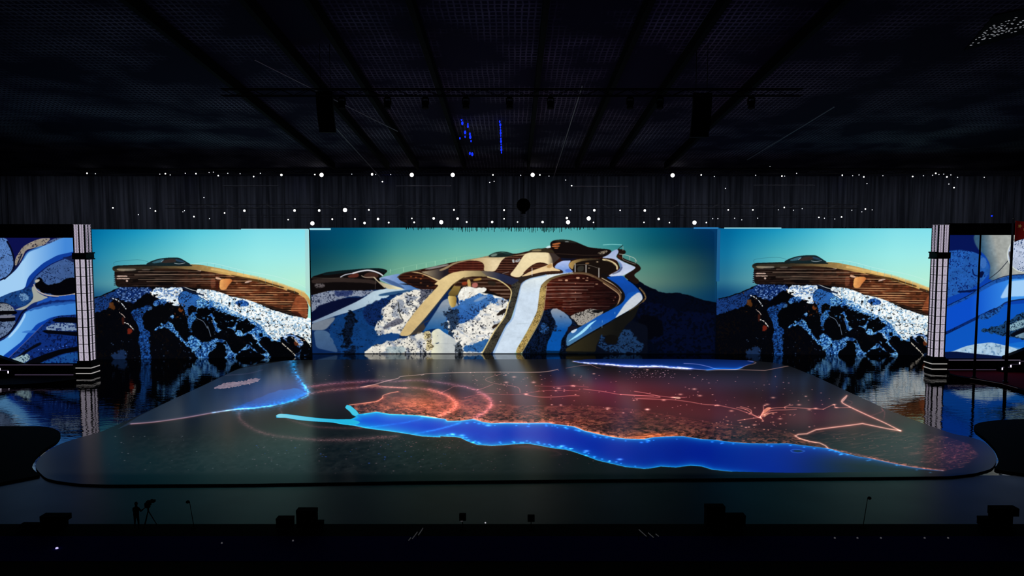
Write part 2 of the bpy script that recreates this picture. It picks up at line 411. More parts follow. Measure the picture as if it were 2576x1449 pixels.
def paint_centre(P):
    """mountain resort with a snow ramp, shown on the middle wall"""
    f, st = P.fill, P.stroke
    P.grid([780, 900, 1000, 1150, 1300, 1450, 1550, 1650, 1750, 1805], [574, 620, 665, 710, 745],
           [[(0, 62, 96), (0, 82, 112), (40, 128, 142), (72, 160, 165), (80, 168, 172), (70, 158, 162), (38, 122, 136), (0, 82, 108), (0, 50, 88), (0, 44, 88)],
            [(0, 58, 86), (8, 92, 112), (62, 145, 146), (98, 178, 168), (106, 186, 178), (92, 170, 166), (48, 132, 136), (12, 84, 98), (2, 52, 78), (0, 42, 80)],
            [(14, 66, 78), (44, 108, 110), (100, 162, 140), (128, 190, 160), (130, 192, 168), (120, 180, 160), (90, 150, 138), (68, 122, 112), (34, 72, 78), (10, 52, 78)],
            [(40, 90, 95), (70, 120, 115), (120, 170, 140), (150, 195, 160), (150, 195, 165), (130, 180, 155), (120, 160, 140), (88, 124, 112), (44, 82, 86), (14, 60, 84)],
            [(40, 90, 95), (70, 120, 115), (120, 170, 140), (150, 195, 160), (150, 195, 165), (130, 180, 155), (90, 130, 120), (52, 96, 104), (16, 64, 90), (4, 50, 88)]])
    f(C_([(1300, 70), (1420, 70), (1620, 80), (1650, 100), (1650, 720), (1605, 700), (1600, 130)]), (14, 74, 120), 3, a=0.25)
    # far ridge on the right
    f(C_([(900, 480), (960, 520), (1050, 578), (1160, 625), (1230, 636), (1300, 630), (1400, 652), (1500, 690), (1650, 716), (1660, 1140), (900, 1140)]), snow((2, 6, 20), (2, 4, 11), 6, 0.5, 61), 1, rough=1.5)
    f(C_([(960, 700), (1150, 720), (1300, 780), (1600, 800), (1600, 1120), (1150, 1120), (1000, 900)]), snow((3, 9, 34), (2, 4, 13), 9, 0.45, 62), 6, rough=5)
    f(C_([(1000, 800), (1160, 830), (1190, 980), (1060, 1020), (960, 960)]), (2, 3, 8), 4, rough=5)
    # terrain on the left
    f(Z5([(20, 60), (900, 20), (2450, 0), (2450, 830), (20, 830)]), (10, 36, 82), 1)
    f(Z5([(20, 120), (200, 56), (420, 40), (800, 40), (860, 60), (760, 110), (500, 130), (330, 190), (75, 310), (20, 330)]), snow((134, 144, 164), (18, 26, 52), 3.2, 0.50, 63), 1, nat=(4, 0.36, 10))
    f(Z5([(330, 50), (560, 50), (540, 110), (360, 130)]), (18, 32, 84), 4, rough=4, a=0.75)
    f(Z5([(60, 320), (180, 220), (330, 180), (500, 135), (720, 135), (640, 180), (300, 335), (60, 440)]), (7, 13, 44), 2, rough=2)
    f(Z5([(60, 430), (300, 326), (600, 188), (720, 120), (800, 60), (960, 26), (1330, 20), (1180, 50), (1000, 72), (860, 108), (1020, 106), (940, 152), (740, 232), (550, 300), (330, 362), (90, 450)]), gradx((120, 140, 165), (186, 208, 220), 790, 960), 1)
    f(Z5([(860, 100), (1000, 70), (1180, 48), (1330, 24), (1300, 60), (1020, 106), (880, 120)]), (44, 84, 124), 2, a=0.9)
    f(Z5([(60, 450), (340, 365), (350, 400), (300, 450), (235, 525), (60, 530)]), (112, 122, 136), 3)
    f(Z5([(90, 530), (240, 530), (300, 580), (340, 680), (390, 800), (250, 770), (120, 740)]), grady((70, 100, 135), (54, 82, 122), 830, 885), 2)
    f(Z5([(250, 520), (340, 400), (360, 365), (560, 300), (760, 230), (900, 160), (1030, 130), (1150, 60), (1100, 600), (900, 680), (700, 800), (400, 800), (320, 640)]), snow((14, 56, 112), (6, 18, 48), 4.5, 0.60, 64, 0.14), 1, nat=(4, 0.36, 10))
    f(Z5([(470, 330), (590, 300), (600, 420), (560, 600), (590, 810), (440, 810), (450, 560)]), snow((10, 24, 48), (2, 4, 10), 4, 0.40, 65), 1, nat=(5, 0.66, 10))
    f(Z5([(700, 240), (900, 150), (1040, 150), (1060, 260), (900, 330), (880, 470), (780, 480), (690, 380)]), snow((12, 34, 84), (3, 8, 26), 4, 0.50, 66), 3, rough=5, a=0.85)
    lit = snow(lambda x, y: mix((236, 231, 218), (150, 158, 172), sstep(0.46, 0.7, fbm(x / 16, y / 11, 166, 3))), (20, 24, 36), 5.4, 0.585, 67, 0.10)
    f(Z5([(815, 510), (860, 425), (930, 390), (890, 280), (1000, 200), (1050, 130), (1200, 62), (1340, 34), (1480, 16), (1500, 110), (1330, 280), (1200, 470), (1130, 600), (1000, 560), (850, 590)]), lit, 1, nat=(4, 0.36, 12))
    f(Z5([(1330, 40), (1480, 10), (1560, 20), (1400, 200), (1340, 230), (1370, 120)]), snow((110, 112, 125), (16, 22, 40), 3, 0.46, 68), 1, nat=(5, 0.42, 11))
    f(Z5([(1000, 420), (1100, 380), (1190, 400), (1120, 460), (900, 530)]), snow((90, 92, 108), (30, 32, 46), 3, 0.5, 69), 2, rough=3, a=0.85)
    st(Z5([(1105, 190), (1125, 330), (1160, 400)]), 2.6, (30, 32, 28), a=0.9, tex=lambda x, y: 0.3 + vnoise(x, y / 2, 9))
    f(Z5([(880, 600), (1100, 560), (1130, 600), (1100, 640), (900, 680), (780, 710)]), (20, 62, 118), 3, rough=2)
    # lower snow and the two short pistes
    f(Z5([(1480, 420), (1560, 300), (1640, 170), (1720, 140), (1820, 200), (1830, 270), (1700, 300), (1730, 560), (1760, 630), (1650, 560), (1590, 505), (1470, 520), (1390, 560)]), grady((140, 152, 166), (22, 84, 150), 765, 835), 2)
    f(Z5([(1500, 545), (1590, 500), (1650, 552), (1760, 612), (1815, 660), (1800, 770), (1810, 815), (1490, 815)]), gradx((240, 236, 200), (190, 196, 196), 1082, 1120), 1)
    st(Z5([(1510, 690), (1800, 690)]), 0.8, (150, 155, 160), a=0.6)
    f(Z5([(680, 805), (780, 722), (900, 684), (1100, 642), (1230, 604), (1400, 545), (1480, 540), (1520, 620), (1510, 815), (690, 815)]), lit, 1, nat=(4, 0.36, 12))
    f(Z5([(1410, 540), (1490, 540), (1520, 700), (1500, 800), (1420, 800), (1450, 690)]), snow((226, 210, 160), (50, 42, 30), 2.6, 0.42, 71), 1, nat=(5, 0.42, 11))
    f(Z5([(950, 720), (1200, 720), (1190, 800), (950, 800)]), snow((140, 168, 180), (30, 40, 60), 3.4, 0.6, 72), 4, rough=3, a=0.6)
    # right snow field under the arch
    f(Z5([(1830, 90), (1900, 10), (2180, 0), (2240, 60), (2430, 170), (2430, 260), (2330, 450), (2250, 570), (2140, 770), (2100, 815), (1780, 815), (1800, 640), (1710, 560), (1680, 300), (1830, 250)]), snow(lambda x, y: mix((242, 238, 228), (170, 180, 194), sstep(0.5, 0.75, fbm(x / 14, y / 9, 173, 3))), (24, 26, 36), 5.2, 0.60, 73, 0.10), 1, rough=1)
    f(Z5([(1830, 200), (1880, 160), (2150, 78), (2290, 130), (2400, 180), (2220, 195), (2160, 240), (2080, 330), (1960, 430), (1830, 450), (1700, 420), (1690, 280), (1830, 250)]), snow(lambda x, y: mix((70, 126, 194), (40, 92, 166), (y - 745) / 60), (14, 26, 56), 4.6, 0.58, 74), 1, nat=(5, 0.42, 11))
    f(Z5([(1990, 190), (2100, 120), (2200, 110), (2080, 180)]), (150, 170, 195), 4, a=0.7)
    f(Z5([(1850, 740), (2050, 672), (2240, 620), (2170, 740), (2110, 790), (1900, 790)]), snow((46, 100, 162), (14, 30, 60), 4, 0.66, 75), 1, nat=(4, 0.36, 10))
    f(Z5([(1690, 270), (1830, 270), (1830, 420), (1740, 640), (1690, 560), (1670, 420)]), snow((40, 62, 92), (5, 9, 18), 3.2, 0.42, 76), 1, nat=(5, 0.66, 10))
    f(Z5([(1790, 640), (1860, 630), (1890, 815), (1790, 815)]), snow((90, 100, 110), (8, 12, 18), 3, 0.42, 77), 1, nat=(5, 0.60, 10))
    f(Z5([(2230, 490), (2330, 420), (2310, 470), (2240, 520)]), (40, 28, 22), 2, rough=2)
    f(Z5([(2280, 340), (2400, 250), (2410, 300), (2330, 350)]), (32, 26, 22), 2, rough=2)
    # dark lodge on the far left
    f(Z1([(20, 640), (70, 590), (80, 495), (260, 440), (330, 418), (550, 392), (900, 362), (1150, 350), (1270, 366), (1328, 395), (1280, 440), (1250, 470), (1170, 525), (1310, 690), (900, 712), (400, 712), (250, 745), (90, 790), (30, 800)]), (13, 9, 9), 1)
    f(Z1([(250, 442), (550, 395), (900, 365), (1150, 352), (1300, 385), (1270, 440), (1180, 390), (1000, 375), (700, 420), (300, 470)]), (10, 26, 30), 1, a=0.9)
    f(Z1([(90, 530), (600, 508), (1050, 535), (1160, 570), (1130, 620), (1000, 590), (500, 575), (90, 600)]), (58, 46, 42), 2, a=0.75)
    f(Z1([(130, 600), (300, 600), (310, 660), (150, 680)]), snow((112, 104, 106), (30, 26, 28), 5, 0.5, 81), 2, a=0.8)
    f(Z1([(660, 480), (800, 430), (860, 440), (850, 500), (700, 510)]), (92, 42, 32), 2, a=0.9)
    f(Z1([(920, 470), (1020, 410), (1150, 430), (1190, 480), (1120, 520), (960, 520)]), (74, 46, 38), 2, a=0.8)
    st(Z1([(560, 495), (640, 456), (770, 434)]), 2.4, (206, 210, 222), a=0.9)
    st(Z1([(760, 434), (880, 402), (1000, 386), (1100, 402), (1190, 436), (1240, 470)]), 3.6, (222, 222, 228), a=0.95)
    st(Z1([(900, 475), (960, 500), (1100, 500), (1140, 540)]), 2.2, (178, 162, 140), a=0.8)
    st(Z1([(90, 510), (400, 515), (600, 505)]), 1.2, (90, 78, 66), a=0.8)
    st(Z1([(1125, 540), (1120, 690)]), 1.2, (88, 78, 72), False, a=0.8)
    st(Z1([(1100, 500), (1160, 560), (1270, 660)]), 3, (196, 182, 150), a=0.9)
    # snow saddle between the lodge and the main building
    f(Z1([(1160, 525), (1250, 490), (1400, 460), (1540, 436), (1480, 500), (1560, 570), (1720, 625), (1870, 690), (1700, 705), (1560, 700), (1480, 670), (1300, 590)]), gradx((150, 172, 216), (64, 110, 170), 960, 1050), 1)
    f(Z1([(1180, 520), (1300, 520), (1480, 590), (1620, 690), (1500, 672), (1320, 585)]), (54, 84, 132), 2, a=0.8)
    f(Z1([(1160, 555), (1290, 600), (1420, 635), (1540, 670), (1600, 700), (1480, 695), (1310, 690), (1230, 620)]), gradx((170, 160, 130), (232, 224, 184), 955, 1000), 1)
    # main building mass
    f(B([(740, 560), (1240, 560), (1980, 300), (2480, 330), (2540, 420), (2590, 640), (2500, 830), (2330, 1000), (2420, 1120), (1900, 1130), (1700, 700), (1480, 640)]), (14, 12, 12), 1)
    f(C_([(560, 1000), (700, 880), (900, 850), (1060, 900), (1060, 1130), (560, 1130)]), (6, 10, 22), 4)
    f(B([(740, 520), (800, 470), (1000, 428), (1200, 383), (1440, 348), (1560, 310), (1700, 318), (1790, 298), (1980, 262), (1990, 215), (2100, 203), (2290, 265), (2450, 285), (2500, 330), (2540, 420), (2560, 560), (2540, 700), (2400, 790), (2100, 790), (1900, 800), (1700, 690), (1480, 620), (1240, 560), (1100, 610), (900, 600)]), snow((44, 20, 13), (22, 10, 8), 6, 0.5, 82), 1)
    # left lens of glazing
    f(Z1([(1478, 500), (1560, 438), (1700, 415), (1850, 418), (2000, 480), (2220, 590), (2050, 690), (1850, 690), (1650, 595), (1530, 550)]), stripes((36, 15, 10), (120, 66, 40), 7, 0.6, 83), 1)
    f(Z1([(1600, 540), (2000, 540), (2100, 640), (1880, 680), (1700, 610)]), (16, 11, 12), 3, a=0.75)
    P.dots([(Z1([(x, y)])[0][0], Z1([(x, y)])[0][1], 1) for x, y in ((1700, 490), (1860, 525), (1890, 480), (1970, 640), (1860, 590), (1780, 500))], (150, 86, 40), 2.4, 1.2)
    st(Z1([(1480, 500), (1560, 442), (1700, 408), (1860, 392)]), 2.4, (70, 56, 42), a=0.9)
    f(Z1([(1680, 408), (1800, 412), (1900, 440), (2050, 500), (2230, 572), (2190, 600), (2000, 500), (1860, 440), (1760, 426)]), (208, 180, 130), 1)
    f(Z1([(1850, 410), (2000, 392), (2150, 360), (2280, 330), (2350, 400), (2230, 500), (2220, 570), (2050, 495), (1900, 430)]), lambda x, y: mix((150, 134, 108), (30, 26, 34), (x - 1070) / 48), 1)
    f(Z1([(1900, 372), (2050, 330), (2290, 285), (2330, 300), (2200, 335), (2000, 375)]), (150, 150, 148), 1, a=0.8)
    # row of openings and cream shells
    f(Z2([(-90, 640), (0, 560), (120, 515), (250, 490), (400, 492), (480, 525), (505, 580), (490, 660), (100, 680), (-60, 700)]), stripes((58, 20, 14), (128, 70, 52), 6, 0.8, 84), 1)
    f(Z2([(-240, 640), (-100, 580), (0, 520), (240, 470), (440, 438), (560, 405), (850, 425), (1180, 372), (1300, 345), (1180, 395), (860, 440), (560, 450), (440, 480), (250, 488), (100, 520), (0, 555), (-100, 620), (-200, 660)]), (150, 128, 96), 1)
    f(Z2([(250, 484), (440, 440), (560, 438), (720, 440), (860, 428), (790, 480), (745, 560), (720, 610), (675, 665), (490, 665), (506, 570), (480, 520), (400, 490)]), gradx((196, 168, 122), (228, 206, 164), 1200, 1240), 1)
    f(Z2([(500, 440), (700, 436), (860, 428), (800, 470), (600, 470)]), (206, 184, 140), 3, a=0.7)
    f(Z2([(555, 425), (620, 372), (720, 343), (840, 338), (920, 358), (1000, 388), (860, 428), (650, 435)]), (22, 36, 34), 1)
    f(Z2([(600, 395), (690, 372), (720, 384), (700, 410), (620, 425)]), (120, 138, 128), 2, a=0.9)
    f(Z2([(760, 350), (860, 345), (950, 380), (860, 390)]), (32, 62, 58), 2, a=0.8)
    f(Z2([(860, 430), (960, 412), (1145, 402), (1095, 480), (1040, 560), (980, 640), (915, 720), (800, 700), (670, 664), (725, 600), (780, 490)]), stripes((40, 18, 13), (150, 98, 76), 6, 0.8, 85), 1)
    f(Z2([(950, 470), (985, 460), (1000, 520), (965, 528)]), (196, 204, 206), 1, a=0.85)
    f(Z2([(1000, 480), (1090, 445), (1090, 500), (1010, 520)]), snow((186, 190, 192), (40, 24, 20), 2, 0.45, 86), 1, a=0.85)
    st(Z2([(800, 695), (900, 670)]), 1.2, (190, 186, 180), a=0.7)
    f(Z2([(1140, 402), (1190, 368), (1260, 350), (1540, 350), (1590, 400), (1615, 470), (1625, 545), (1560, 562), (1480, 522), (1380, 514), (1290, 550), (1200, 620), (1140, 700), (1090, 752), (1020, 760), (905, 724), (980, 640), (1060, 530)]), lambda x, y: mix((236, 216, 170), (74, 62, 54), (x - 1378) / 18), 1)
    f(Z2([(1180, 380), (1300, 356), (1500, 356), (1560, 420), (1400, 440), (1250, 470)]), (240, 224, 180), 4, a=0.45)
    f(Z2([(1540, 350), (1700, 380), (1740, 440), (1660, 500), (1620, 545), (1600, 440)]), (56, 46, 42), 2)
    f(Z2([(1180, 360), (1260, 310), (1360, 290), (1490, 290), (1610, 310), (1680, 360), (1560, 356), (1300, 345)]), (50, 42, 28), 1)
    f(Z2([(1260, 325), (1340, 302), (1440, 306), (1420, 335), (1290, 340)]), (150, 134, 96), 2, a=0.8)
    f(Z2([(1115, 705), (1200, 622), (1290, 556), (1380, 520), (1470, 530), (1535, 562), (1420, 605), (1260, 650)]), stripes((52, 26, 18), (140, 84, 54), 6, 0.7, 87), 1)
    f(Z2([(1080, 752), (1250, 660), (1440, 592), (1560, 545), (1615, 515), (1610, 600), (1720, 630), (1745, 660), (1640, 656), (1500, 662), (1350, 692), (1200, 735)]), (230, 200, 150), 1)
    f(Z2([(1500, 585), (1600, 520), (1605, 600), (1540, 610)]), (176, 132, 76), 2, a=0.8)
    f(Z2([(1150, 750), (1350, 696), (1500, 668), (1640, 660), (1740, 664), (1790, 638), (1806, 662), (1720, 690), (1560, 712), (1300, 760), (1100, 800)]), stripes((36, 20, 14), (120, 76, 50), 5, 0.6, 88), 1)
    st(Z2([(1278, 610), (1278, 740)]), 2.0, (214, 206, 196), False, a=0.85)
    # summit lodge
    f(Z3([(440, 285), (540, 232), (560, 285)]), (206, 234, 236), 1)
    f(Z3([(538, 230), (550, 186), (600, 156), (720, 143), (860, 154), (960, 184), (1060, 228), (1190, 284), (1300, 288), (1480, 300), (1545, 330), (1510, 385), (1400, 425), (1200, 445), (900, 456), (690, 444), (600, 350)]), (17, 11, 10), 1)
    f(Z3([(600, 160), (720, 146), (860, 158), (1000, 204), (900, 200), (760, 180), (640, 180)]), (36, 40, 34), 2, a=0.8)
    f(Z3([(770, 176), (830, 170), (850, 186), (790, 190)]), (150, 160, 160), 1, a=0.8)
    for pts in ([(565, 215), (640, 200), (715, 190), (700, 226), (580, 236)], [(560, 246), (690, 236), (700, 262), (570, 270)], [(580, 284), (690, 272), (650, 300)]):
        f(Z3(pts), (186, 104, 56), 1, a=0.9)
    f(Z3([(1290, 370), (1360, 340), (1460, 316), (1480, 340), (1400, 390)]), snow((176, 160, 136), (24, 18, 14), 2.4, 0.5, 89), 1, a=0.8)
    st(Z3([(640, 375), (860, 385), (1100, 400), (1400, 395)]), 1.0, (90, 66, 52), a=0.7)
    # snow run coming down from the summit
    lav = (178, 192, 226)
    f(Z3([(1545, 330), (1640, 296), (1665, 330), (1620, 400), (1600, 432), (1720, 505), (1850, 560), (1935, 592), (1900, 632), (1720, 735), (1450, 752), (1550, 690), (1660, 640), (1695, 580), (1640, 500), (1560, 455), (1360, 440), (1480, 400)]), lambda x, y: mix((160, 176, 214), (196, 206, 228), (y - 630) / 60), 1)
    f(Z3([(1600, 470), (1690, 520), (1720, 600), (1680, 660), (1600, 690), (1680, 600), (1660, 520)]), (70, 96, 170), 3, a=0.6)
    f(Z3([(600, 610), (640, 540), (740, 486), (890, 474), (835, 560), (860, 620), (930, 672), (800, 695), (640, 730), (470, 762), (380, 770), (560, 712), (760, 690), (740, 640)]), lambda x, y: mix((172, 190, 236), (120, 156, 220), (y - 660) / 22), 1)
    f(Z3([(770, 640), (850, 610), (910, 664), (810, 680)]), (60, 102, 200), 3, a=0.7)
    f(Z3([(690, 440), (900, 456), (1000, 440), (900, 480), (740, 490)]), (14, 20, 40), 2)
    # dark outer rim of that run
    f(Z3([(1620, 300), (1700, 300), (1765, 325), (1765, 372), (1700, 392), (1720, 448), (1830, 490), (1945, 530), (2008, 590), (2008, 640), (1910, 700), (1900, 740), (2000, 820), (1940, 880), (1860, 830), (1720, 740), (1900, 632), (1935, 592), (1850, 556), (1720, 500), (1600, 430), (1660, 340)]), (27, 17, 12), 1)
    f(Z3([(1610, 420), (1650, 390), (1700, 440), (1700, 470)]), (66, 26, 12), 1)
    # round opening with posts
    f(Z3([(828, 560), (880, 492), (1000, 460), (1200, 444), (1400, 462), (1560, 498), (1642, 580), (1632, 640), (1500, 702), (1440, 745), (1390, 775), (1260, 720), (1130, 690), (950, 690), (900, 645)]), (22, 15, 11), 1)
    f(Z3([(830, 560), (880, 495), (1000, 462), (1200, 446), (1380, 462), (1200, 480), (1020, 500), (930, 540), (910, 640), (860, 600)]), gradx((176, 142, 82), (64, 52, 36), 1435, 1480), 1)
    st(Z3([(1400, 470), (1500, 490), (1580, 530), (1620, 575), (1625, 620)]), 4.5, (214, 196, 150), a=0.95)
    st(Z3([(1440, 480), (1540, 520), (1590, 570)]), 1.4, (90, 70, 44), a=0.9)
    f(Z3([(980, 580), (1090, 560), (1090, 660), (980, 670)]), (46, 44, 38), 2)
    f(Z3([(1110, 520), (1180, 520), (1170, 540), (1110, 545)]), (150, 110, 70), 1, a=0.8)
    P.dots([(Z3([(1305, 508)])[0][0], Z3([(1305, 508)])[0][1], 1), (Z3([(1170, 608)])[0][0], Z3([(1170, 608)])[0][1], 0.8)], (190, 170, 140), 2.4, 1.4)
    for x, y0, y1 in ((945, 540, 690), (1122, 558, 685), (1330, 610, 755)):
        st(Z3([(x, y0), (x, y1)]), 2.6, (168, 162, 156), False)
    st(Z3([(940, 560), (1130, 552), (1350, 620)]), 1.2, (120, 112, 100), a=0.8)
    # big glazed front
    def facade2(x, y):
        yy = y + 1.4 * (fbm(x / 60.0, y / 40.0, 190, 2) - 0.5) + 0.02 * (x - 1450)
        base = mix((66, 20, 11), (22, 8, 8), (x - 1372) / 170) * (0.45 + 1.0 * fbm(x / 8.0, yy / 2.4, 191, 3))[..., None]
        w = (0.5 + 0.5 * np.cos(2 * math.pi * yy / 4.3)) ** 4 * sstep(0.45, 0.7, vnoise(x / 26.0 + np.floor(yy / 4.3 + 0.5) * 5.1, yy * 0.02, 192))
        return base + (mix((170, 110, 84), (60, 30, 26), (x - 1380) / 150) - base) * (0.55 * w)[..., None]
    f(Z3([(440, 850), (560, 770), (760, 718), (940, 698), (1130, 702), (1260, 750), (1400, 840), (1550, 930), (1640, 1010), (1655, 1080), (1600, 1190), (1450, 1300), (1300, 1280), (1150, 1275), (950, 1340), (880, 1390), (760, 1320), (620, 1260), (540, 1300), (500, 1460), (400, 1460), (430, 1200), (450, 950)]), facade2, 1)
    for y, x1, a in ((850, 1250, .75), (905, 1250, .9), (957, 1150, 1.0), (1022, 1050, .85), (1080, 1180, .85), (1140, 1250, .5), (1190, 1300, .5), (1235, 1500, .6), (1005, 1600, .3), (1050, 1500, .25)):
        st(Z3([(480 if y < 1100 else 880, y + (8 if y > 900 else -4)), (760, y), (x1, y + 4 if y < 1000 else y - 6)]), 1.7, (196, 160, 146), a=a * 0.8, tex=lambda x, y: 0.55 + 0.6 * vnoise(x / 14, y / 50, 12) - 0.5 * sstep(1440, 1520, x))
    for (x, y, w, h) in ((960, 750, 60, 32), (780, 790, 50, 30), (670, 796, 70, 14), (1110, 800, 50, 12), (1130, 760, 30, 14), (1270, 860, 50, 12), (1060, 770, 40, 8)):
        f(Z3([(x, y), (x + w, y), (x + w, y + h), (x, y + h)]), (238, 186, 150), 1, a=0.8)
    for (x, y) in ((950, 860), (950, 1000), (950, 1110), (1595, 1080), (1570, 1130)):
        P.dots([(Z3([(x, y)])[0][0], Z3([(x, y)])[0][1], 0.7)], (120, 80, 60), 2, 2)
    st(Z3([(480, 850), (570, 775), (760, 716), (940, 690), (1130, 698), (1280, 760), (1500, 890), (1640, 990), (1680, 1070), (1640, 1200), (1560, 1290)]), 5.0, (92, 70, 48), a=0.95)
    st(Z3([(600, 770), (760, 722), (940, 700), (1110, 706), (1240, 750)]), 3.0, (112, 86, 62), a=0.9)
    st(Z3([(1380, 770), (1470, 820), (1570, 876), (1650, 940), (1695, 1010)]), 2.6, (186, 166, 130), a=0.9)
    st(Z3([(1400, 850), (1520, 930), (1630, 1010), (1668, 1080), (1640, 1180)]), 2.2, (186, 150, 116), a=0.9)
    # lower right: pine shadows, lane of snow, concrete flank
    f(Z4([(380, 420), (560, 350), (760, 420), (860, 480), (1000, 670), (830, 1090), (60, 1090), (200, 870)]), snow((10, 24, 52), (2, 4, 9), 4, 0.42, 92), 1)
    f(Z4([(548, 400), (600, 352), (690, 380), (780, 430), (850, 490), (905, 590), (850, 650), (800, 740), (720, 880), (700, 1095), (465, 1095), (500, 920), (590, 720), (640, 580), (560, 480)]), grady((150, 154, 162), (8, 78, 160), 775, 830), 1, rough=1.5)
    f(Z4([(350, 640), (420, 580), (540, 640), (500, 760), (400, 780)]), snow((36, 78, 134), (4, 8, 18), 4, 0.46, 93), 1, nat=(5, 0.60, 10))
    f(Z4([(560, 540), (640, 590), (660, 700), (600, 740), (540, 640)]), snow((24, 44, 80), (3, 6, 12), 3.4, 0.40, 94), 1, nat=(5, 0.66, 10))
    f(Z4([(850, 490), (980, 430), (1060, 400), (1150, 366), (1300, 376), (1420, 400), (1380, 450), (1300, 510), (1180, 590), (1020, 650), (940, 560)]), snow((158, 152, 144), (28, 26, 26), 4, 0.5, 95), 1, rough=2)
    f(Z4([(1190, 400), (1280, 376), (1420, 390), (1370, 430), (1260, 430)]), (14, 13, 14), 2, rough=2)
    f(Z4([(820, 640), (960, 640), (1000, 670), (880, 720), (820, 780)]), (22, 18, 28), 2, rough=3)
    f(Z4([(780, 1070), (810, 985), (1100, 810), (1400, 640), (1600, 520), (1900, 350), (2000, 290), (1900, 520), (1760, 640), (1640, 860), (1400, 790), (1290, 940), (1280, 1075)]), lambda x, y: mix((50, 44, 26), (17, 17, 14), (x - 1430) / 120), 1)
    f(Z4([(1290, 960), (1385, 780), (1425, 850), (1420, 930), (1600, 960), (1650, 860), (1700, 730), (1760, 680), (1900, 720), (1905, 820), (2000, 900), (2070, 960), (2000, 1060), (1700, 1085), (1450, 1055)]), snow((26, 54, 92), (4, 9, 22), 5, 0.46, 96), 3, rough=5)
    f(Z4([(1425, 800), (1600, 780), (1660, 860), (1600, 940), (1430, 920)]), (13, 12, 10), 2, rough=2)
    st(Z3([(1400, 730), (1520, 790), (1660, 900), (1745, 1010), (1745, 1090), (1660, 1230), (1560, 1310)]), 12, (18, 14, 14))
    st(Z3([(1560, 700), (1660, 660), (1700, 600)]), 4, (60, 66, 90), a=0.6)
    # blue sweep of the run and its sunlit patches
    bl = lambda x, y: mix((16, 76, 172), (12, 62, 146), (y - 690) / 60) * (1 + 0.12 * sstep(780, 860, y))[..., None]
    f(Z3([(1440, 752), (1730, 730), (1770, 790), (1880, 860), (1995, 975), (2055, 1100), (1900, 1235), (1700, 1365), (1500, 1500), (1300, 1500), (1300, 1449), (1450, 1350), (1600, 1260), (1720, 1180), (1762, 1060), (1720, 970), (1640, 880), (1500, 790)]), bl, 1)
    f(Z4([(1990, 80), (2055, 205), (1900, 340), (1600, 515), (1400, 632), (1100, 805), (810, 985), (800, 900), (810, 800), (870, 740), (1000, 672), (1180, 572), (1320, 482), (1500, 392), (1700, 282), (1765, 190), (1800, 100)]), lambda x, y: mix((14, 78, 170), (70, 118, 160), (y - 800) / 60), 1)
    f(Z4([(1990, 80), (2055, 205), (1900, 342), (1700, 460), (1580, 528), (1640, 450), (1740, 300), (1860, 170)]), lambda x, y: mix((188, 194, 206), (208, 216, 222), (y - 740) / 50), 2)
    f(Z4([(1315, 535), (1230, 600), (1110, 730), (1000, 810), (810, 912), (900, 840), (1030, 740), (1180, 600)]), (164, 226, 252), 1)
    f(Z4([(860, 732), (980, 680), (970, 720), (905, 770)]), (206, 222, 236), 1)
    st(Z4([(2060, 200), (1900, 350), (1600, 525), (1400, 645), (1100, 820), (800, 1000)]), 2.6, (8, 10, 14), a=0.9)
    st(Z4([(1990, 30), (2060, 110), (2085, 190), (2040, 250)]), 4, snow((132, 104, 66), (40, 26, 14), 2, 0.5, 97), a=0.95)
    st(Z4([(2040, 250), (1900, 350), (1820, 400)]), 1.6, (110, 88, 52), a=0.8)
    for x, y in ((1590, 420), (1385, 555), (1380, 640), (1200, 660)):
        st(Z4([(x, y), (x, y + 30)]), 1.2, (130, 180, 220), False, a=0.8)
    # white snow ramp through the middle
    f(Z2([(1930, 682), (1500, 716), (1250, 766), (1150, 815), (1090, 890), (1055, 1040), (1010, 1210), (950, 1420)]) + Z5([(2380, 500), (2230, 815)]) + Z4([(-16, 1095), (0, 1012), (100, 850), (240, 600), (335, 400), (360, 180), (385, 0)]) + Z2([(1410, 960), (1425, 890), (1490, 820), (1570, 765), (1720, 718), (1965, 690)]),
      lambda x, y: mix((222, 232, 234), (206, 222, 238), (y - 700) / 40) * (0.99 + 0.0 * x)[..., None], 1)
    st(Z2([(1500, 722), (1250, 772), (1150, 822), (1092, 900), (1060, 1040), (1015, 1210), (960, 1420)]) + Z5([(2390, 500), (2250, 805)]), 4.5, (120, 160, 214), a=0.55)
    st(Z4([(0, 612), (200, 598)]), 0.8, (150, 165, 172), a=0.6)
    st(Z4([(10, 830), (80, 825)]), 0.8, (150, 165, 172), a=0.5)
    gravel = snow((190, 162, 96), (70, 54, 26), 2.2, 0.50, 98, 0.14)
    f(Z4([(384, 0), (480, 0), (455, 200), (430, 400), (352, 600), (200, 870), (70, 1092), (-16, 1092), (0, 1012), (100, 850), (240, 600), (335, 400), (360, 180)]), gravel, 1)
    f(Z3([(384, 905), (400, 880), (480, 800), (600, 742), (760, 703), (900, 690), (900, 702), (760, 720), (620, 765), (540, 810), (490, 870), (480, 905)]), lambda x, y: mix((78, 64, 44), (150, 124, 74), (y - 690) / 30), 1)
    st(Z4([(484, 0), (460, 200), (434, 400), (356, 600), (205, 870), (75, 1092)]), 1.4, (206, 190, 140), a=0.8)
    f(Z2([(950, 790), (1075, 790), (1100, 850), (1060, 1000), (1010, 1200), (930, 1449)]) + Z5([(2400, 450), (2380, 500), (2270, 720), (2225, 812), (2105, 812), (2250, 560), (2300, 450)]) + Z2([(820, 1449), (930, 1150), (955, 980), (935, 880)]), snow((64, 60, 50), (22, 22, 24), 2.6, 0.5, 99), 1)
    f(Z2([(1000, 770), (1150, 740), (1280, 735), (1500, 690), (1500, 715), (1250, 768), (1150, 812), (1090, 860), (1040, 830)]), (38, 32, 28), 1)
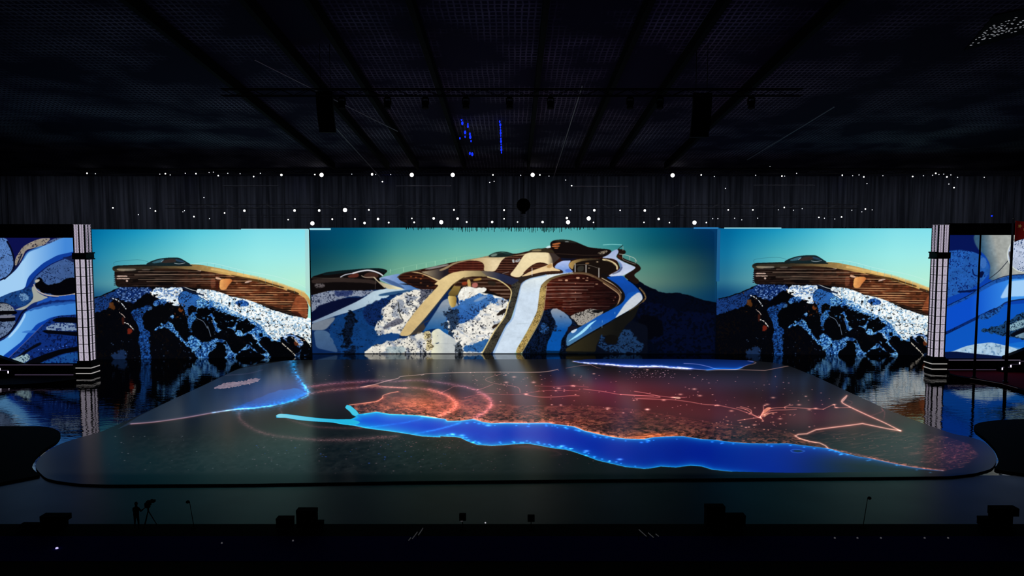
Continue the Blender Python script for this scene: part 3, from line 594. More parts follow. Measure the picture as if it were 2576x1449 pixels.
    # arch
    f(Z1([(2285, 790), (2445, 800), (2428, 960), (2385, 992), (2335, 978)]), lambda x, y: mix((238, 210, 130), (146, 116, 54), (x - 1127) / 20), 1)
    f(Z1([(2280, 795), (2420, 600), (2520, 560), (2500, 690), (2450, 810)]), lambda x, y: mix((160, 132, 66), (92, 74, 36), (y - 712) / 34), 1)
    f(Z2([(0, 900), (60, 850), (150, 780), (300, 744), (560, 750), (750, 808), (890, 900), (940, 1000), (890, 1140), (600, 965), (500, 920), (400, 925), (150, 905)]), stripes((40, 20, 12), (168, 140, 120), 9, 0.5, 100), 1)
    for pts, c in (([(220, 790), (280, 790), (290, 930), (240, 930)], (226, 190, 110)), ([(320, 790), (450, 760), (470, 800), (330, 820)], (206, 160, 76)), ([(130, 840), (230, 820), (230, 880), (150, 890)], (160, 60, 30)), ([(300, 850), (400, 840), (400, 920), (310, 930)], (206, 120, 110)), ([(560, 800), (700, 830), (690, 900), (560, 880)], (34, 30, 24))):
        f(Z2(pts), c, 2, a=0.8)
    st(Z2([(600, 962), (900, 962)]), 1.8, (170, 140, 120), a=0.8)
    st(Z2([(770, 1030), (930, 1036)]), 1.6, (150, 120, 104), a=0.8)
    f(Z2([(70, 1090), (90, 990), (180, 895), (260, 915), (400, 928), (500, 915), (560, 960), (510, 1000), (300, 1050), (140, 1140)]), snow((244, 242, 232), (120, 96, 76), 3, 0.66, 101), 1, rough=2)
    f(Z5([(1115, 596), (1200, 452), (1310, 300), (1440, 150), (1600, -20)]) + Z1([(2060, 620), (2200, 515), (2350, 430), (2450, 405)]) + Z2([(0, 680), (150, 650), (400, 648), (500, 655), (650, 668), (700, 720), (740, 800)]) + Z2([(560, 748), (300, 742), (150, 772), (0, 880)]) + Z1([(2390, 600), (2250, 760), (2110, 940)]) + Z5([(1600, 172), (1410, 405), (1235, 600)]),
      lambda x, y: mix((204, 176, 122), (222, 196, 140), (x - 1040) / 80) * (1 - 0.40 * sstep(1150, 1225, x))[..., None], 1)
    f(Z2([(440, 652), (650, 665), (850, 716), (1000, 778), (1080, 800), (1000, 850), (955, 880), (900, 870), (740, 800), (560, 748), (500, 700)]), lambda x, y: mix((110, 98, 84), (34, 40, 66), (x - 1215) / 45), 1)
    st(Z2([(560, 752), (740, 806), (880, 900), (940, 980), (930, 1080), (880, 1230), (830, 1400)]) + Z5([(2260, 540), (2110, 808)]), 3.2, (222, 200, 140), a=0.9)
    st(Z5([(1240, 605), (1420, 405), (1610, 172)]) + Z1([(2260, 760), (2390, 610), (2560, 500)]) + Z2([(150, 782), (300, 750)]), 1.6, (70, 58, 34), a=0.85)
    f(Z5([(1240, 600), (1400, 440), (1490, 400), (1470, 420), (1400, 450), (1440, 500), (1380, 560), (1300, 580)]), (70, 56, 40), 2, rough=2, a=0.8)
    # railings against the sky
    st(Z1([(1310, 410), (1700, 310), (2200, 220), (2576, 150)]) + Z2([(400, 400), (700, 370), (1000, 315), (1180, 290)]), 0.9, (140, 196, 168), a=0.55)
    for x, y in ((1365, 370), (1580, 345), (1790, 300), (1945, 275), (2092, 240), (2265, 215), (2440, 185)):
        st(Z1([(x, y), (x, y + 62)]), 1.1, (176, 220, 186), False, a=0.8)
    for x in range(0, 560, 60):
        st(Z2([(x, 440 - x * .07), (x, 500 - x * .12)]), 0.9, (140, 190, 165), False, a=0.5)
    st(Z3([(1400, 232), (1540, 224), (1700, 232)]), 1.6, (150, 216, 214), a=0.8)
    st(Z3([(1640, 300), (1690, 260), (1715, 240)]), 1.6, (34, 34, 30), a=0.9)
    st(Z3([(1660, 380), (1760, 395), (1900, 445), (1940, 500)]), 1.4, (190, 196, 180), a=0.9)
    for x, y in ((1715, 395), (1830, 420), (1920, 470), (1720, 260)):
        st(Z3([(x, y), (x, y + 60)]), 1.3, (176, 182, 170), False, a=0.8)
    st(Z3([(1720, 470), (1820, 510), (1920, 545)]), 1.2, (150, 150, 140), a=0.8)
    f([(770, 889), (1900, 889), (1900, 1000), (770, 1000)], (3, 6, 12), 0)
    P.soft(0.9); P.grain(0.08); P.soft(0.4)
    f(C_([(190, 1100), (660, 1110), (660, 1135), (190, 1135)]), (3, 8, 14), 2, a=0.6)

def paint_outer_left(P):
    f, st = P.fill, P.stroke
    P.img[:] = col((14, 36, 100))
    f(OL1([(-400, 180), (1400, 180), (1400, 700), (-400, 700)]), (12, 16, 74), 2)
    f(OL1([(-400, 200), (110, 195), (165, 290), (230, 450), (252, 600), (240, 720), (150, 850), (60, 905), (-400, 960)]), snow((84, 124, 186), (10, 20, 46), 4, 0.56, 111), 1)
    st(OL1([(130, 260), (200, 400), (248, 580), (240, 720), (150, 860), (30, 920)]), 4.5, (6, 8, 30))
    f(OL1([(262, 560), (345, 430), (400, 345), (560, 258), (700, 205), (900, 196), (760, 330), (560, 380), (450, 405), (380, 560), (320, 660), (262, 700)]), snow((152, 142, 130), (24, 20, 40), 5, 0.60, 112), 1)
    ramp = lambda x, y: mix((160, 204, 242), (66, 134, 214), (x - 60) / 105)
    f(OL1([(1090, 190), (1300, 190), (1300, 440), (1000, 500), (750, 640), (600, 770), (480, 900), (440, 1075), (250, 1130), (0, 1235), (-400, 1400), (-400, 1050), (0, 950), (150, 865), (290, 740), (390, 590), (470, 450), (680, 365), (900, 275), (1000, 225)]), ramp, 1, sm=False)
    f(OL1([(1300, 190), (1090, 190), (900, 275), (760, 335), (840, 260), (960, 196)]), snow((100, 124, 160), (20, 34, 70), 5, 0.5, 113), 2, a=0.8)
    f(OL1([(460, 440), (680, 340), (760, 330), (700, 372), (500, 440), (400, 600), (380, 600)]), (60, 120, 190), 2, a=0.8)
    st(OL1([(380, 480), (330, 600), (290, 690), (200, 800), (80, 910)]), 3.4, (14, 22, 50), a=0.9)
    f(OL1([(1300, 430), (1000, 496), (750, 634), (600, 768), (490, 880), (440, 1060), (480, 1050), (580, 900), (660, 810), (900, 650), (1300, 470)]), (14, 58, 150), 2)
    # oval hollow
    f(OL1([(585, 960), (600, 900), (660, 830), (900, 650), (1150, 540), (1320, 515), (1320, 1196), (1050, 1200), (820, 1180), (680, 1130), (600, 1050)]), snow((62, 92, 146), (10, 22, 56), 4.6, 0.55, 114), 1)
    f(OL1([(1060, 540), (1320, 500), (1320, 640), (1200, 580)]), (16, 24, 60), 3, a=0.9)
    f(OL1([(660, 865), (700, 880), (820, 1030), (920, 1000), (1050, 960), (1150, 900), (1320, 880), (1320, 1196), (1000, 1196), (740, 1150), (620, 1050), (600, 980)]), (3, 3, 8), 1, rough=3)
    f(OL1([(600, 930), (690, 905), (690, 950), (620, 985)]), (176, 172, 160), 1)
    st(OL1([(640, 850), (760, 740), (900, 650), (1150, 540)]), 2.2, (14, 30, 90))
    st(OL1([(590, 1010), (640, 1100), (760, 1170), (900, 1200), (1080, 1205), (1320, 1165)]), 3.4, (176, 164, 160))
    # confluence
    f(OL1([(-400, 1420), (0, 1225), (200, 1140), (430, 1085), (560, 1040), (600, 1200), (560, 1330), (350, 1400), (150, 1350), (-400, 1400)]), snow((24, 66, 128), (10, 30, 72), 7, 0.55, 115), 1)
    f(OL1([(300, 1180), (430, 1170), (520, 1250), (400, 1300)]), snow((140, 180, 214), (30, 66, 120), 5, 0.50, 116), 3, rough=4, a=0.7)
    f(OL1([(545, 1060), (590, 1020), (640, 1130), (760, 1200), (850, 1225), (760, 1270), (560, 1330), (420, 1449), (240, 1449), (480, 1360), (590, 1240)]), (158, 162, 154), 2)
    f(OL1([(800, 1230), (1050, 1210), (1330, 1180), (1330, 1260), (900, 1290), (600, 1360), (700, 1290)]), (24, 74, 168), 2, rough=3)
    f(OL1([(-400, 1340), (0, 1310), (130, 1325), (200, 1380), (-400, 1380)]), (12, 12, 26), 1)
    # second ramp
    f(OL2([(-400, 250), (200, 250), (260, 330), (110, 530), (0, 570), (-400, 700)]), snow((98, 120, 156), (12, 22, 48), 4, 0.5, 117), 1)
    f(OL2([(-400, 20), (120, 20), (240, 110), (200, 200), (-400, 210)]), snow((130, 138, 150), (20, 26, 44), 4, 0.5, 118), 1)
    f(OL2([(-400, 140), (100, 130), (260, 130), (260, 185), (-400, 200)]), (4, 4, 9), 1)
    f(OL2([(-400, 215), (150, 200), (240, 200), (230, 240), (-400, 250)]), (110, 112, 128), 1)
    f(OL2([(-400, 255), (150, 240), (240, 230), (230, 290), (-400, 310)]), (4, 4, 9), 1)
    st(OL2([(400, 110), (330, 170), (240, 330), (120, 490), (-60, 590)]), 4.2, (8, 12, 34))
    f(OL2([(-400, 1000), (-400, 720), (0, 600), (100, 545), (230, 400), (330, 250), (380, 150), (500, 90), (700, 45), (950, 10), (1200, -10), (1200, 185), (900, 205), (760, 240), (650, 335), (450, 530), (280, 695), (120, 860), (60, 850), (0, 900)]), lambda x, y: mix((108, 176, 236), (54, 122, 204), (x - 20) / 150), 1)
    f(OL2([(500, 85), (800, 10), (1200, -30), (1200, 10), (850, 50), (540, 110), (380, 160)]), (30, 80, 160), 2, rough=3, a=0.8)
    f(OL2([(380, 150), (340, 250), (240, 400), (110, 545), (160, 540), (300, 380), (400, 200)]), (190, 224, 250), 2, a=0.7)
    f(OL2([(900, 206), (760, 236), (680, 280), (560, 330), (480, 430), (420, 470), (340, 590), (200, 700), (30, 830), (120, 862), (290, 705), (460, 540), (660, 340), (780, 255)]), (10, 62, 164), 2)
    f(OL2([(310, 460), (420, 425), (560, 430), (520, 470), (400, 470)]), (44, 104, 190), 2, a=0.7)
    # hills on the lower right
    f(OL2([(1200, 185), (900, 206), (770, 250), (660, 350), (470, 540), (290, 710), (100, 880), (330, 960), (1200, 960)]), snow((14, 44, 116), (6, 14, 50), 6, 0.5, 119), 1)
    f(OL2([(720, 370), (800, 320), (1000, 310), (1200, 330), (1200, 440), (760, 430), (680, 420)]), snow((120, 144, 176), (14, 30, 84), 7, 0.50, 120), 2, rough=2)
    f(OL2([(780, 280), (860, 240), (1000, 225), (1200, 235), (1200, 318), (980, 308), (860, 306)]), (4, 5, 12), 1)
    f(OL2([(640, 440), (700, 420), (900, 440), (1200, 450), (1200, 520), (900, 490), (700, 475)]), (4, 5, 14), 2)
    f(OL2([(470, 680), (620, 600), (640, 640), (480, 720), (300, 840), (200, 870), (300, 800)]), (6, 8, 20), 2)
    f(OL2([(130, 880), (250, 840), (430, 770), (470, 860), (320, 950)]), snow((150, 180, 190), (20, 40, 70), 4, 0.5, 121), 1, rough=2)
    f(OL2([(320, 960), (500, 860), (700, 785), (900, 720), (1060, 695), (1200, 670), (1200, 740), (950, 785), (700, 880), (540, 960)]), (4, 5, 10), 1)
    f(OL2([(560, 950), (800, 850), (1050, 775), (1200, 760), (1200, 960)]), snow((22, 72, 140), (8, 24, 80), 7, 0.52, 122), 2, rough=2)
    P.dots([(OL2([(x, y)])[0][0], OL2([(x, y)])[0][1], 0.9) for x, y in ((720, 715), (760, 718), (815, 712), (650, 715), (900, 690), (960, 670), (1010, 660), (590, 720))], (110, 140, 190), 1.4, 1.0)
    st(OL2([(120, 860), (290, 700), (450, 545), (650, 345)]), 1.4, (120, 100, 120), a=0.7)

def paint_outer_right(P):
    f, st = P.fill, P.stroke
    P.img[:] = col((10, 62, 168))
    f(OR1([(500, 280), (960, 280), (1000, 600), (960, 700), (500, 700)]), (6, 20, 82), 2)
    f(OR1([(880, 280), (1900, 280), (1900, 860), (1400, 850), (1150, 930), (1100, 900), (1120, 700), (1040, 560), (960, 500), (900, 400)]), lambda x, y: mix((52, 86, 112), (158, 162, 158), (x - 2470) / 36 - (y - 620) / 160) * (0.88 + 0.24 * fbm(x / 9, y / 9, 130, 3))[..., None], 8)
    f(OR1([(520, 510), (700, 490), (900, 525), (1030, 590), (1100, 700), (1112, 820), (1000, 950), (800, 1070), (640, 1120), (440, 1200), (440, 540)]), snow((34, 92, 176), (8, 28, 92), 5, 0.55, 131), 2)
    f(OR1([(980, 600), (1060, 600), (1070, 700), (1040, 760), (980, 740)]), (66, 116, 190), 3, a=0.7)
    f(OR1([(960, 800), (1030, 790), (1040, 850), (980, 890), (930, 850)]), (4, 14, 56), 2, rough=3)
    f(OR1([(640, 1080), (800, 1060), (940, 1040), (900, 1075), (700, 1100)]), (4, 20, 70), 2, rough=2)
    st(OR1([(870, 770), (890, 840), (940, 860)]), 3, (6, 26, 86))
    st(OR1([(1100, 900), (1240, 790), (1390, 620)]), 1.8, (42, 48, 60))
    c = [(1600 + 240 * math.cos(t), 560 + 245 * math.sin(t)) for t in np.linspace(0, 6.28, 28)]
    f(OR1(c), snow((186, 198, 222), (30, 50, 90), 4, 0.58, 132), 1)
    st(OR1(c + c[:1]), 2.6, (214, 222, 214), a=0.9)
    f(OR1([(1370, 540), (1400, 500), (1420, 600), (1400, 640)]), (60, 54, 50), 2, a=0.8)
    rr = lambda x, y: mix((10, 76, 198), (60, 144, 232), (x - 2440) / 110)
    f(OR1([(420, 1330), (500, 1285), (800, 1140), (960, 1035), (1150, 930), (1400, 850), (1900, 825), (1900, 1140), (1400, 1200), (1250, 1290), (940, 1460), (420, 1700)]), rr, 1)
    f(OR1([(500, 1285), (800, 1140), (960, 1035), (1150, 930), (1400, 850), (1900, 825), (1900, 890), (1420, 900), (1180, 970), (980, 1080), (800, 1180), (500, 1320)]), snow((26, 78, 160), (8, 34, 90), 6, 0.6, 133), 2, a=0.85)
    f(OR1([(1400, 930), (1900, 890), (1900, 1130), (1400, 1150), (1250, 1180), (1330, 1030)]), (176, 214, 248), 6, a=0.85)
    st(OR1([(440, 1310), (800, 1140), (960, 1035), (1150, 930), (1400, 850), (1900, 828)]), 1.6, (8, 20, 60))
    f(OR2([(420, 380), (700, 220), (930, 110), (1200, -20), (1300, -70), (1900, -120), (1900, 800), (420, 800)]), (12, 84, 190), 1)
    st(OR2([(440, 350), (700, 225), (930, 110), (1180, -10)]) , 7, snow((8, 34, 100), (4, 12, 40), 3, 0.45, 134), a=0.9)
    st(OR1([(1000, 1430), (1250, 1290), (1400, 1212), (1900, 1150)]), 3.2, (16, 36, 80), a=0.9)
    f(OR2([(940, 90), (1100, 20), (1250, -60), (1330, -60), (1200, 60), (1000, 160)]), snow((30, 90, 170), (6, 20, 60), 4, 0.5, 135), 3, rough=4)
    f(OR2([(960, 290), (1120, 240), (1250, 210), (1400, 130), (1560, 40), (1900, -60), (1900, 420), (1594, 415), (1400, 390), (1200, 340), (1020, 300)]), snow((26, 66, 110), (5, 9, 20), 5, 0.40, 136), 2, rough=4)
    f(OR2([(1330, 250), (1500, 150), (1900, 40), (1900, 180), (1594, 240), (1400, 300)]), snow((130, 166, 182), (14, 34, 60), 4, 0.52, 137), 2, rough=2)
    f(OR2([(1380, 350), (1594, 250), (1900, 170), (1900, 250), (1594, 330), (1440, 380)]), (5, 9, 20), 1)
    f(OR2([(1440, 370), (1594, 310), (1900, 260), (1900, 400), (1594, 400)]), snow((110, 140, 160), (20, 40, 70), 4, 0.55, 138), 2)
    f(OR2([(420, 600), (590, 580), (760, 510), (900, 478), (1130, 450), (1350, 500), (1594, 530), (1900, 560), (1900, 700), (1330, 650), (900, 615), (420, 620)]), snow((170, 202, 226), (90, 130, 170), 9, 0.66, 139), 1)
    f(OR2([(1300, 480), (1594, 440), (1900, 420), (1900, 560), (1500, 545)]), (20, 108, 206), 3, a=0.8)
    f(OR2([(420, 590), (620, 580), (900, 610), (1340, 655), (1900, 700), (1900, 800), (420, 800)]), (5, 18, 56), 1)
F1 = crop(560, 890, 600 / 2572); F2 = crop(1060, 890, 600 / 2572); F3 = crop(1560, 890, 600 / 2572); F4 = crop(1976, 890, 600 / 2572)
G1 = crop(0, 880, 1000 / 2576)

SEA_N = (F1([(1340, 550), (1380, 560), (1440, 610), (1470, 650), (1530, 645), (1660, 626), (1800, 650), (1940, 655), (2150, 668), (2300, 690)])
         + F2([(0, 672), (150, 690), (260, 705), (280, 725), (420, 722), (560, 705), (660, 735), (760, 750), (900, 745), (1100, 748), (1350, 745), (1500, 765), (1650, 785), (1760, 830), (1880, 860), (2050, 895), (2200, 915), (2400, 920)])
         + F3([(360, 900), (500, 892), (680, 890), (880, 920), (1040, 930), (1180, 950), (1400, 965), (1600, 968), (1800, 965), (2000, 990), (2240, 1020), (2400, 1065), (2572, 1110)])
         + F4([(900, 1125), (1150, 1180), (1350, 1220), (1560, 1250), (1700, 1262)]))
SEA_S = (F1([(1340, 550), (1320, 580), (1370, 620), (1400, 660), (1440, 680), (1380, 705), (1240, 708), (1120, 700), (1000, 690), (840, 670), (700, 650), (620, 648), (575, 665), (580, 690), (680, 690), (800, 712), (960, 728), (1120, 736), (1210, 742), (1300, 762), (1420, 775), (1560, 805), (1800, 835), (2000, 865), (2150, 890), (2350, 900)])
         + F2([(200, 890), (350, 895), (420, 905), (500, 945), (600, 980), (760, 992), (880, 985), (1000, 975), (1150, 970), (1250, 985), (1400, 1015), (1560, 1035), (1650, 1060), (1780, 1105), (1900, 1150), (2050, 1185), (2200, 1220), (2400, 1240)])
         + F3([(330, 1235), (440, 1215), (600, 1225), (760, 1205), (880, 1215), (1000, 1250), (1200, 1270), (1420, 1276)])
         + F4([(100, 1285), (900, 1275), (1700, 1262)]))
SEA = SEA_N + SEA_S[::-1][1:-1]

def paint_map(P):
    """glowing night map of a red coast beside a long blue sea"""
    f, st, gl = P.fill, P.stroke, P.glow
    X, Y = P.X, P.Y
    rnd = random.Random(11)
    P.gain = 0.6
    P.img[:] = col((11, 13, 15))
    P.img *= (0.9 + 0.3 * sstep(1190, 960, Y) * (1 - 0.4 * sstep(1500, 2100, X)))[..., None]
    # warm interior
    def blob(cx, cy, rx, ry, c, p=1.0):
        w = np.exp(-(((X - cx) / rx) ** 2 + ((Y - cy) / ry) ** 2) ** p)
        P.img[:] += w[..., None] * col(c)
    blob(1560, 1000, 330, 52, (66, 14, 16)); blob(1490, 972, 150, 26, (26, 4, 6)); blob(1800, 1050, 230, 40, (44, 14, 15))
    blob(2100, 1050, 170, 40, (40, 12, 14)); blob(1200, 1000, 190, 45, (28, 12, 12)); blob(1130, 1025, 130, 26, (60, 24, 16))
    blob(1850, 960, 260, 30, (14, 20, 34)); blob(900, 985, 190, 34, (20, 4, 8)); blob(2290, 1140, 190, 34, (18, 8, 7)); blob(2400, 1140, 80, 32, (12, 6, 8))
    # north sea with its bright coast
    coast = G1([(1890, 60), (1905, 130), (1935, 170), (1965, 220), (1995, 290), (1900, 330), (1780, 360), (1640, 378), (1530, 386), (1380, 408), (1200, 440), (1000, 468), (850, 480)])
    med = coast + G1([(750, 520), (900, 430), (1100, 330), (1300, 240), (1540, 125), (1900, 60)])
    def medc(x, y):
        return mix((26, 40, 58), (6, 56, 150), sstep(470, 770, x) * sstep(925, 995, y))
    f(med, medc, 2, a=0.85)
    f(G1([(1500, 385), (1650, 320), (1800, 265), (1930, 245), (1990, 290), (1880, 335), (1700, 370)]), lambda x, y: mix((2, 60, 150), (6, 120, 214), (x - 640) / 130), 16, rough=2, a=0.7)
    wob = lambda x, y: 0.45 + 0.9 * vnoise(x / 5, y / 2.2, 8)
    P.glow(coast[:9], 12.0, (0, 96, 160), ky=1.2, tex=wob)
    P.glow(coast[3:10], 3.0, (60, 190, 240), ky=1.6, tex=wob)
    P.glow(coast[6:], 2.2, (150, 130, 150), ky=1.6)
    P.glow(coast[8:], 5.0, (84, 40, 34), ky=1.6)
    for pts in (G1([(1900, 60), (1915, 150), (1960, 220), (1985, 270)]),):
        P.glow(pts, 5.0, (30, 130, 190), ky=1.5, tex=lambda x, y: (vnoise(x / 6, y / 1.6, 18) > 0.5) * 1.0)
    f(G1([(1375, 250), (1420, 232), (1450, 214), (1500, 212), (1560, 204), (1600, 198), (1640, 184), (1695, 186), (1670, 206), (1640, 214), (1600, 228), (1540, 234), (1480, 248), (1420, 252)]), lambda x, y: mix((104, 92, 108), (150, 134, 150), fbm(x / 5, y / 2, 77, 2)), 0, rough=2.5, rs=4)
    gl(G1([(1460, 165), (1600, 155), (1700, 130)]), 1.6, (40, 26, 34), ky=1.6)
    f(G1([(1990, 230), (2400, 200), (2300, 240), (2060, 260)]), (58, 26, 26), 4, a=0.6)
    # gulf at the back right
    gulf = F2([(1620, 80), (1780, 58), (2572, 40)]) + F3([(900, 40), (1400, 62), (1460, 90), (1360, 125), (1280, 165), (1080, 165), (940, 175), (700, 165), (400, 140), (200, 145), (0, 138)]) + F2([(2300, 140), (2000, 120), (1750, 105)])
    f(gulf, lambda x, y: mix((5, 18, 58), (12, 52, 132), (y - 899) / 26), 2)
    gl(F2([(1640, 82), (1760, 98), (1960, 110), (2150, 128), (2350, 138), (2570, 136)]) + F3([(200, 140), (400, 132), (560, 150), (720, 160)]), 3.0, (255, 235, 255), ky=1.8, tex=wob)
    gl(F2([(1960, 112), (2350, 136)]) + F3([(0, 134), (300, 140), (560, 148), (760, 160)]), 4.2, (90, 90, 170), ky=1.8)
    gl(F3([(690, 104), (830, 112), (960, 140), (1040, 164), (1200, 170), (1280, 162), (1360, 126), (1440, 108), (1460, 92), (1380, 76)]), 1.5, (150, 120, 130), ky=1.8)
    gl(F3([(940, 175), (1060, 160), (1240, 164), (1300, 150)]), 4.0, (10, 90, 160), ky=1.8)
    gl(F3([(620, 140), (760, 160), (940, 176), (1250, 170), (1560, 180), (1820, 130)]), 1.4, (205, 150, 130), False, ky=1.8)
    gl(F2([(1560, 154), (1720, 126), (1830, 118), (1900, 150), (1930, 155)]), 1.2, (160, 110, 100), False, ky=1.8)
    # rugged coast of the red land
    n1 = fbm(X / 13.0, Y / 4.2, 140, 4); n2 = fbm(X / 5.0, Y / 2.0, 145, 3)
    b = P.box(SEA_N, 90)
    land = F1([(1380, 556), (1650, 510), (1720, 470), (1760, 440), (1880, 410), (1940, 385), (2300, 400)]) + F2([(200, 420), (360, 480), (720, 440), (760, 540), (1400, 560), (1800, 560), (2300, 590)]) + F3([(400, 640), (900, 720), (1400, 790), (1800, 830), (1890, 870), (1900, 900), (2100, 950), (2200, 1000)]) + SEA_N[::-1]
    m = P.mask(land, b)
    rugged = np.exp(-P.dist(SEA_N, b, 2.2) / 95.0) * P.blur(m, 6)
    t = np.clip((n1[b] - 0.36) * 3.0, 0, 1) * (0.55 + 0.8 * n2[b])
    warm = mix((58, 22, 20), (204, 112, 80), t)
    P.img[b] += warm * (rugged * 0.78)[..., None] * (1 - 0.35 * sstep(1500, 2000, X[b]) )[..., None]
    dark = sstep(0.53, 0.66, fbm(X[b] / 7.0, Y[b] / 2.6, 150, 3)) * rugged
    P.img[b] *= (1 - 0.75 * dark)[..., None]
    blob(1030, 1010, 60, 14, (52, 26, 14)); blob(1040, 1022, 110, 20, (46, 18, 8)); blob(1660, 1095, 60, 6, (110, 46, 10)); blob(1425, 1062, 70, 8, (46, 18, 8))
    # rings spreading from the north end
    for rx, ry, c, w, a0, a1 in ((222, 67, (66, 36, 42), 5.0, 0.9, 4.1), (300, 85, (74, 38, 46), 5.0, 0.2, 2.6), (120, 40, (30, 14, 16), 4.0, 2.2, 5.2)):
        pass
    ringtex = lambda x, y: 0.35 + 1.1 * fbm(x / 4.0, y / 2.0, 155, 2)
    ring_in = F1([(920, 430), (1150, 395), (1400, 372), (1530, 360), (1800, 362), (2100, 370), (2300, 400), (2420, 450), (2510, 520), (2490, 600), (2350, 660)])
    ring_out = F1([(900, 360), (1200, 320), (1500, 300), (1700, 290), (1880, 296), (2100, 284), (2350, 310), (2560, 345)]) + F2([(500, 360), (650, 420), (740, 490), (750, 560), (690, 620), (600, 680)])
    ring_low = F1([(240, 590), (180, 640), (200, 720), (330, 810), (500, 870), (700, 900), (1000, 925), (1300, 930), (1600, 910), (1880, 890)])
    ring_mid = F1([(640, 560), (620, 600), (680, 690), (850, 750), (1000, 785), (1250, 800), (1480, 800)])
    for pts, w, c in ((ring_in, 5.5, (150, 92, 86)), (ring_out, 5.5, (130, 86, 104)), (ring_low, 7.0, (108, 68, 70)), (ring_mid, 4.6, (76, 44, 48))):
        gl(pts, w, c, ky=1.4, tex=ringtex)
    gl(F1([(2250, 400), (2420, 450), (2500, 520), (2490, 600), (2330, 660)]), 11, (112, 46, 32), ky=1.5, tex=ringtex)
    gl(F2([(620, 430), (730, 500), (740, 570), (640, 660), (560, 690)]), 9, (84, 36, 34), ky=1.5, tex=ringtex)
    blob(1380, 1122, 240, 12, (30, 12, 12)); blob(1180, 1100, 120, 8, (26, 10, 10))
    gl(F2([(1760, 98), (1960, 110), (2150, 128), (2350, 138), (2570, 136)]) + F3([(200, 140), (400, 132), (560, 150), (760, 162)]), 4.5, (120, 112, 130), ky=1.8, tex=wob)
    # frontiers
    line = (226, 186, 170)
    gl(F1([(1490, 360), (1640, 330), (1760, 295), (1890, 265), (1920, 245), (2060, 232), (2170, 222)]) + F2([(0, 230), (60, 215), (400, 203), (800, 198), (1280, 198), (1470, 168)]), 1.5, line, ky=1.6)
    gl(F1([(1530, 358), (1620, 342), (1720, 352), (1850, 362), (1980, 370)]), 2.6, (176, 120, 104), ky=1.6)
    f(F1([(1500, 362), (1680, 325), (1690, 350), (1620, 362)]), (160, 100, 86), 1, a=0.8)
    gl(F1([(1370, 552), (1500, 535), (1660, 512), (1720, 478), (1730, 450), (1800, 425), (1890, 408)]), 1.7, (226, 160, 130), ky=1.6)
    gl(F1([(1370, 552), (1500, 535), (1660, 512), (1720, 478), (1800, 425), (1890, 408)]), 5, (70, 26, 16), ky=1.6)
    gl(F2([(870, 215), (760, 245), (690, 275), (740, 305), (850, 330), (1000, 350), (1055, 375), (1065, 420)]), 1.2, (140, 92, 84), ky=1.5)
    gl(F2([(210, 420), (300, 380), (360, 350), (450, 352), (560, 385), (640, 380), (770, 330)]), 1.2, (130, 80, 80), ky=1.5, tex=wob)
    gl(F2([(470, 475), (580, 445), (720, 430), (850, 437), (1000, 440), (1120, 430), (1260, 405), (1400, 395), (1700, 400)]), 1.3, (130, 70, 66), ky=1.6, tex=wob)
    gl(F2([(1120, 438), (1260, 465), (1450, 465), (1600, 452), (1700, 452)]), 1.4, (168, 100, 92), ky=1.6)
    gl(F2([(1220, 346), (1450, 350), (1640, 345), (1800, 360)]), 1.1, (110, 56, 54), ky=1.6)
    gl(F2([(1750, 380), (1950, 405), (2140, 438), (2350, 452), (2500, 455)]), 1.4, (150, 90, 84), ky=1.6)
    gl(F2([(2300, 405), (2450, 430), (2572, 470)]) + F3([(160, 480), (360, 490), (560, 495), (760, 520), (900, 545), (1050, 555), (1180, 580), (1300, 610), (1500, 690)]), 1.5, (170, 104, 96), ky=1.6)
    gl(F3([(0, 436), (200, 448), (340, 456), (420, 455), (560, 470), (700, 470)]), 1.3, (160, 96, 92), ky=1.6)
    f(F3([(560, 468), (640, 462), (660, 482), (620, 490)]), (226, 170, 150), 1, a=0.8)
    for pts in (F3([(1260, 580), (1360, 600), (1440, 660), (1510, 685)]), F3([(1300, 570), (1400, 600), (1415, 635), (1390, 650)]), F3([(1545, 570), (1545, 620), (1510, 680)]),
                F3([(1510, 685), (1560, 600), (1620, 590), (1720, 580), (1860, 580), (2000, 588), (2190, 598)]), F3([(1520, 690), (1580, 640), (1640, 610), (1780, 605), (1900, 598)]),
                F3([(1510, 680), (1545, 725)]), F3([(1270, 720), (1400, 700), (1510, 685)]), F3([(1540, 660), (1600, 640), (1690, 632)]), F3([(1780, 590), (1780, 570), (1860, 552)]),
                F3([(2190, 598), (2250, 570), (2310, 548), (2330, 580), (2480, 578)])):
        gl(pts, 1.4, (196, 128, 110), ky=1.5)
    f(F3([(1550, 610), (1590, 570), (1640, 580), (1570, 640), (1520, 680)]), (230, 150, 120), 1, a=0.7)
    f(F3([(1540, 675), (1590, 640), (1680, 628), (1600, 650), (1550, 690)]), (230, 150, 120), 1, a=0.7)
    gl(F3([(1530, 700), (1510, 690), (1560, 620), (1620, 590)]), 4, (70, 26, 18), ky=1.4)
    bright = (255, 214, 196)
    for pts, w in ((F4([(660, 452), (605, 515), (690, 570), (880, 660), (1060, 740), (1240, 830)]), 2.0), (F4([(1240, 830), (1100, 808), (830, 752), (700, 770), (500, 795), (330, 818), (280, 840), (230, 862), (140, 868), (105, 885), (150, 912), (260, 945), (370, 962), (430, 990), (455, 1015)]), 2.2)):
        gl(pts, w, bright, w < 2.1, ky=1.4); gl(pts, w * 3, (84, 40, 28), w < 2.1, ky=1.4)
    f(F4([(598, 518), (640, 470), (670, 450), (650, 490), (620, 520)]), (220, 160, 150), 1, a=0.8)
    for pts in (F4([(930, 665), (1000, 640), (1050, 615), (1030, 580)]), F4([(670, 500), (720, 520), (700, 545)]), F4([(1040, 600), (1070, 630), (1060, 700)])):
        gl(pts, 1.6, (76, 40, 38), ky=1.4, tex=wob)
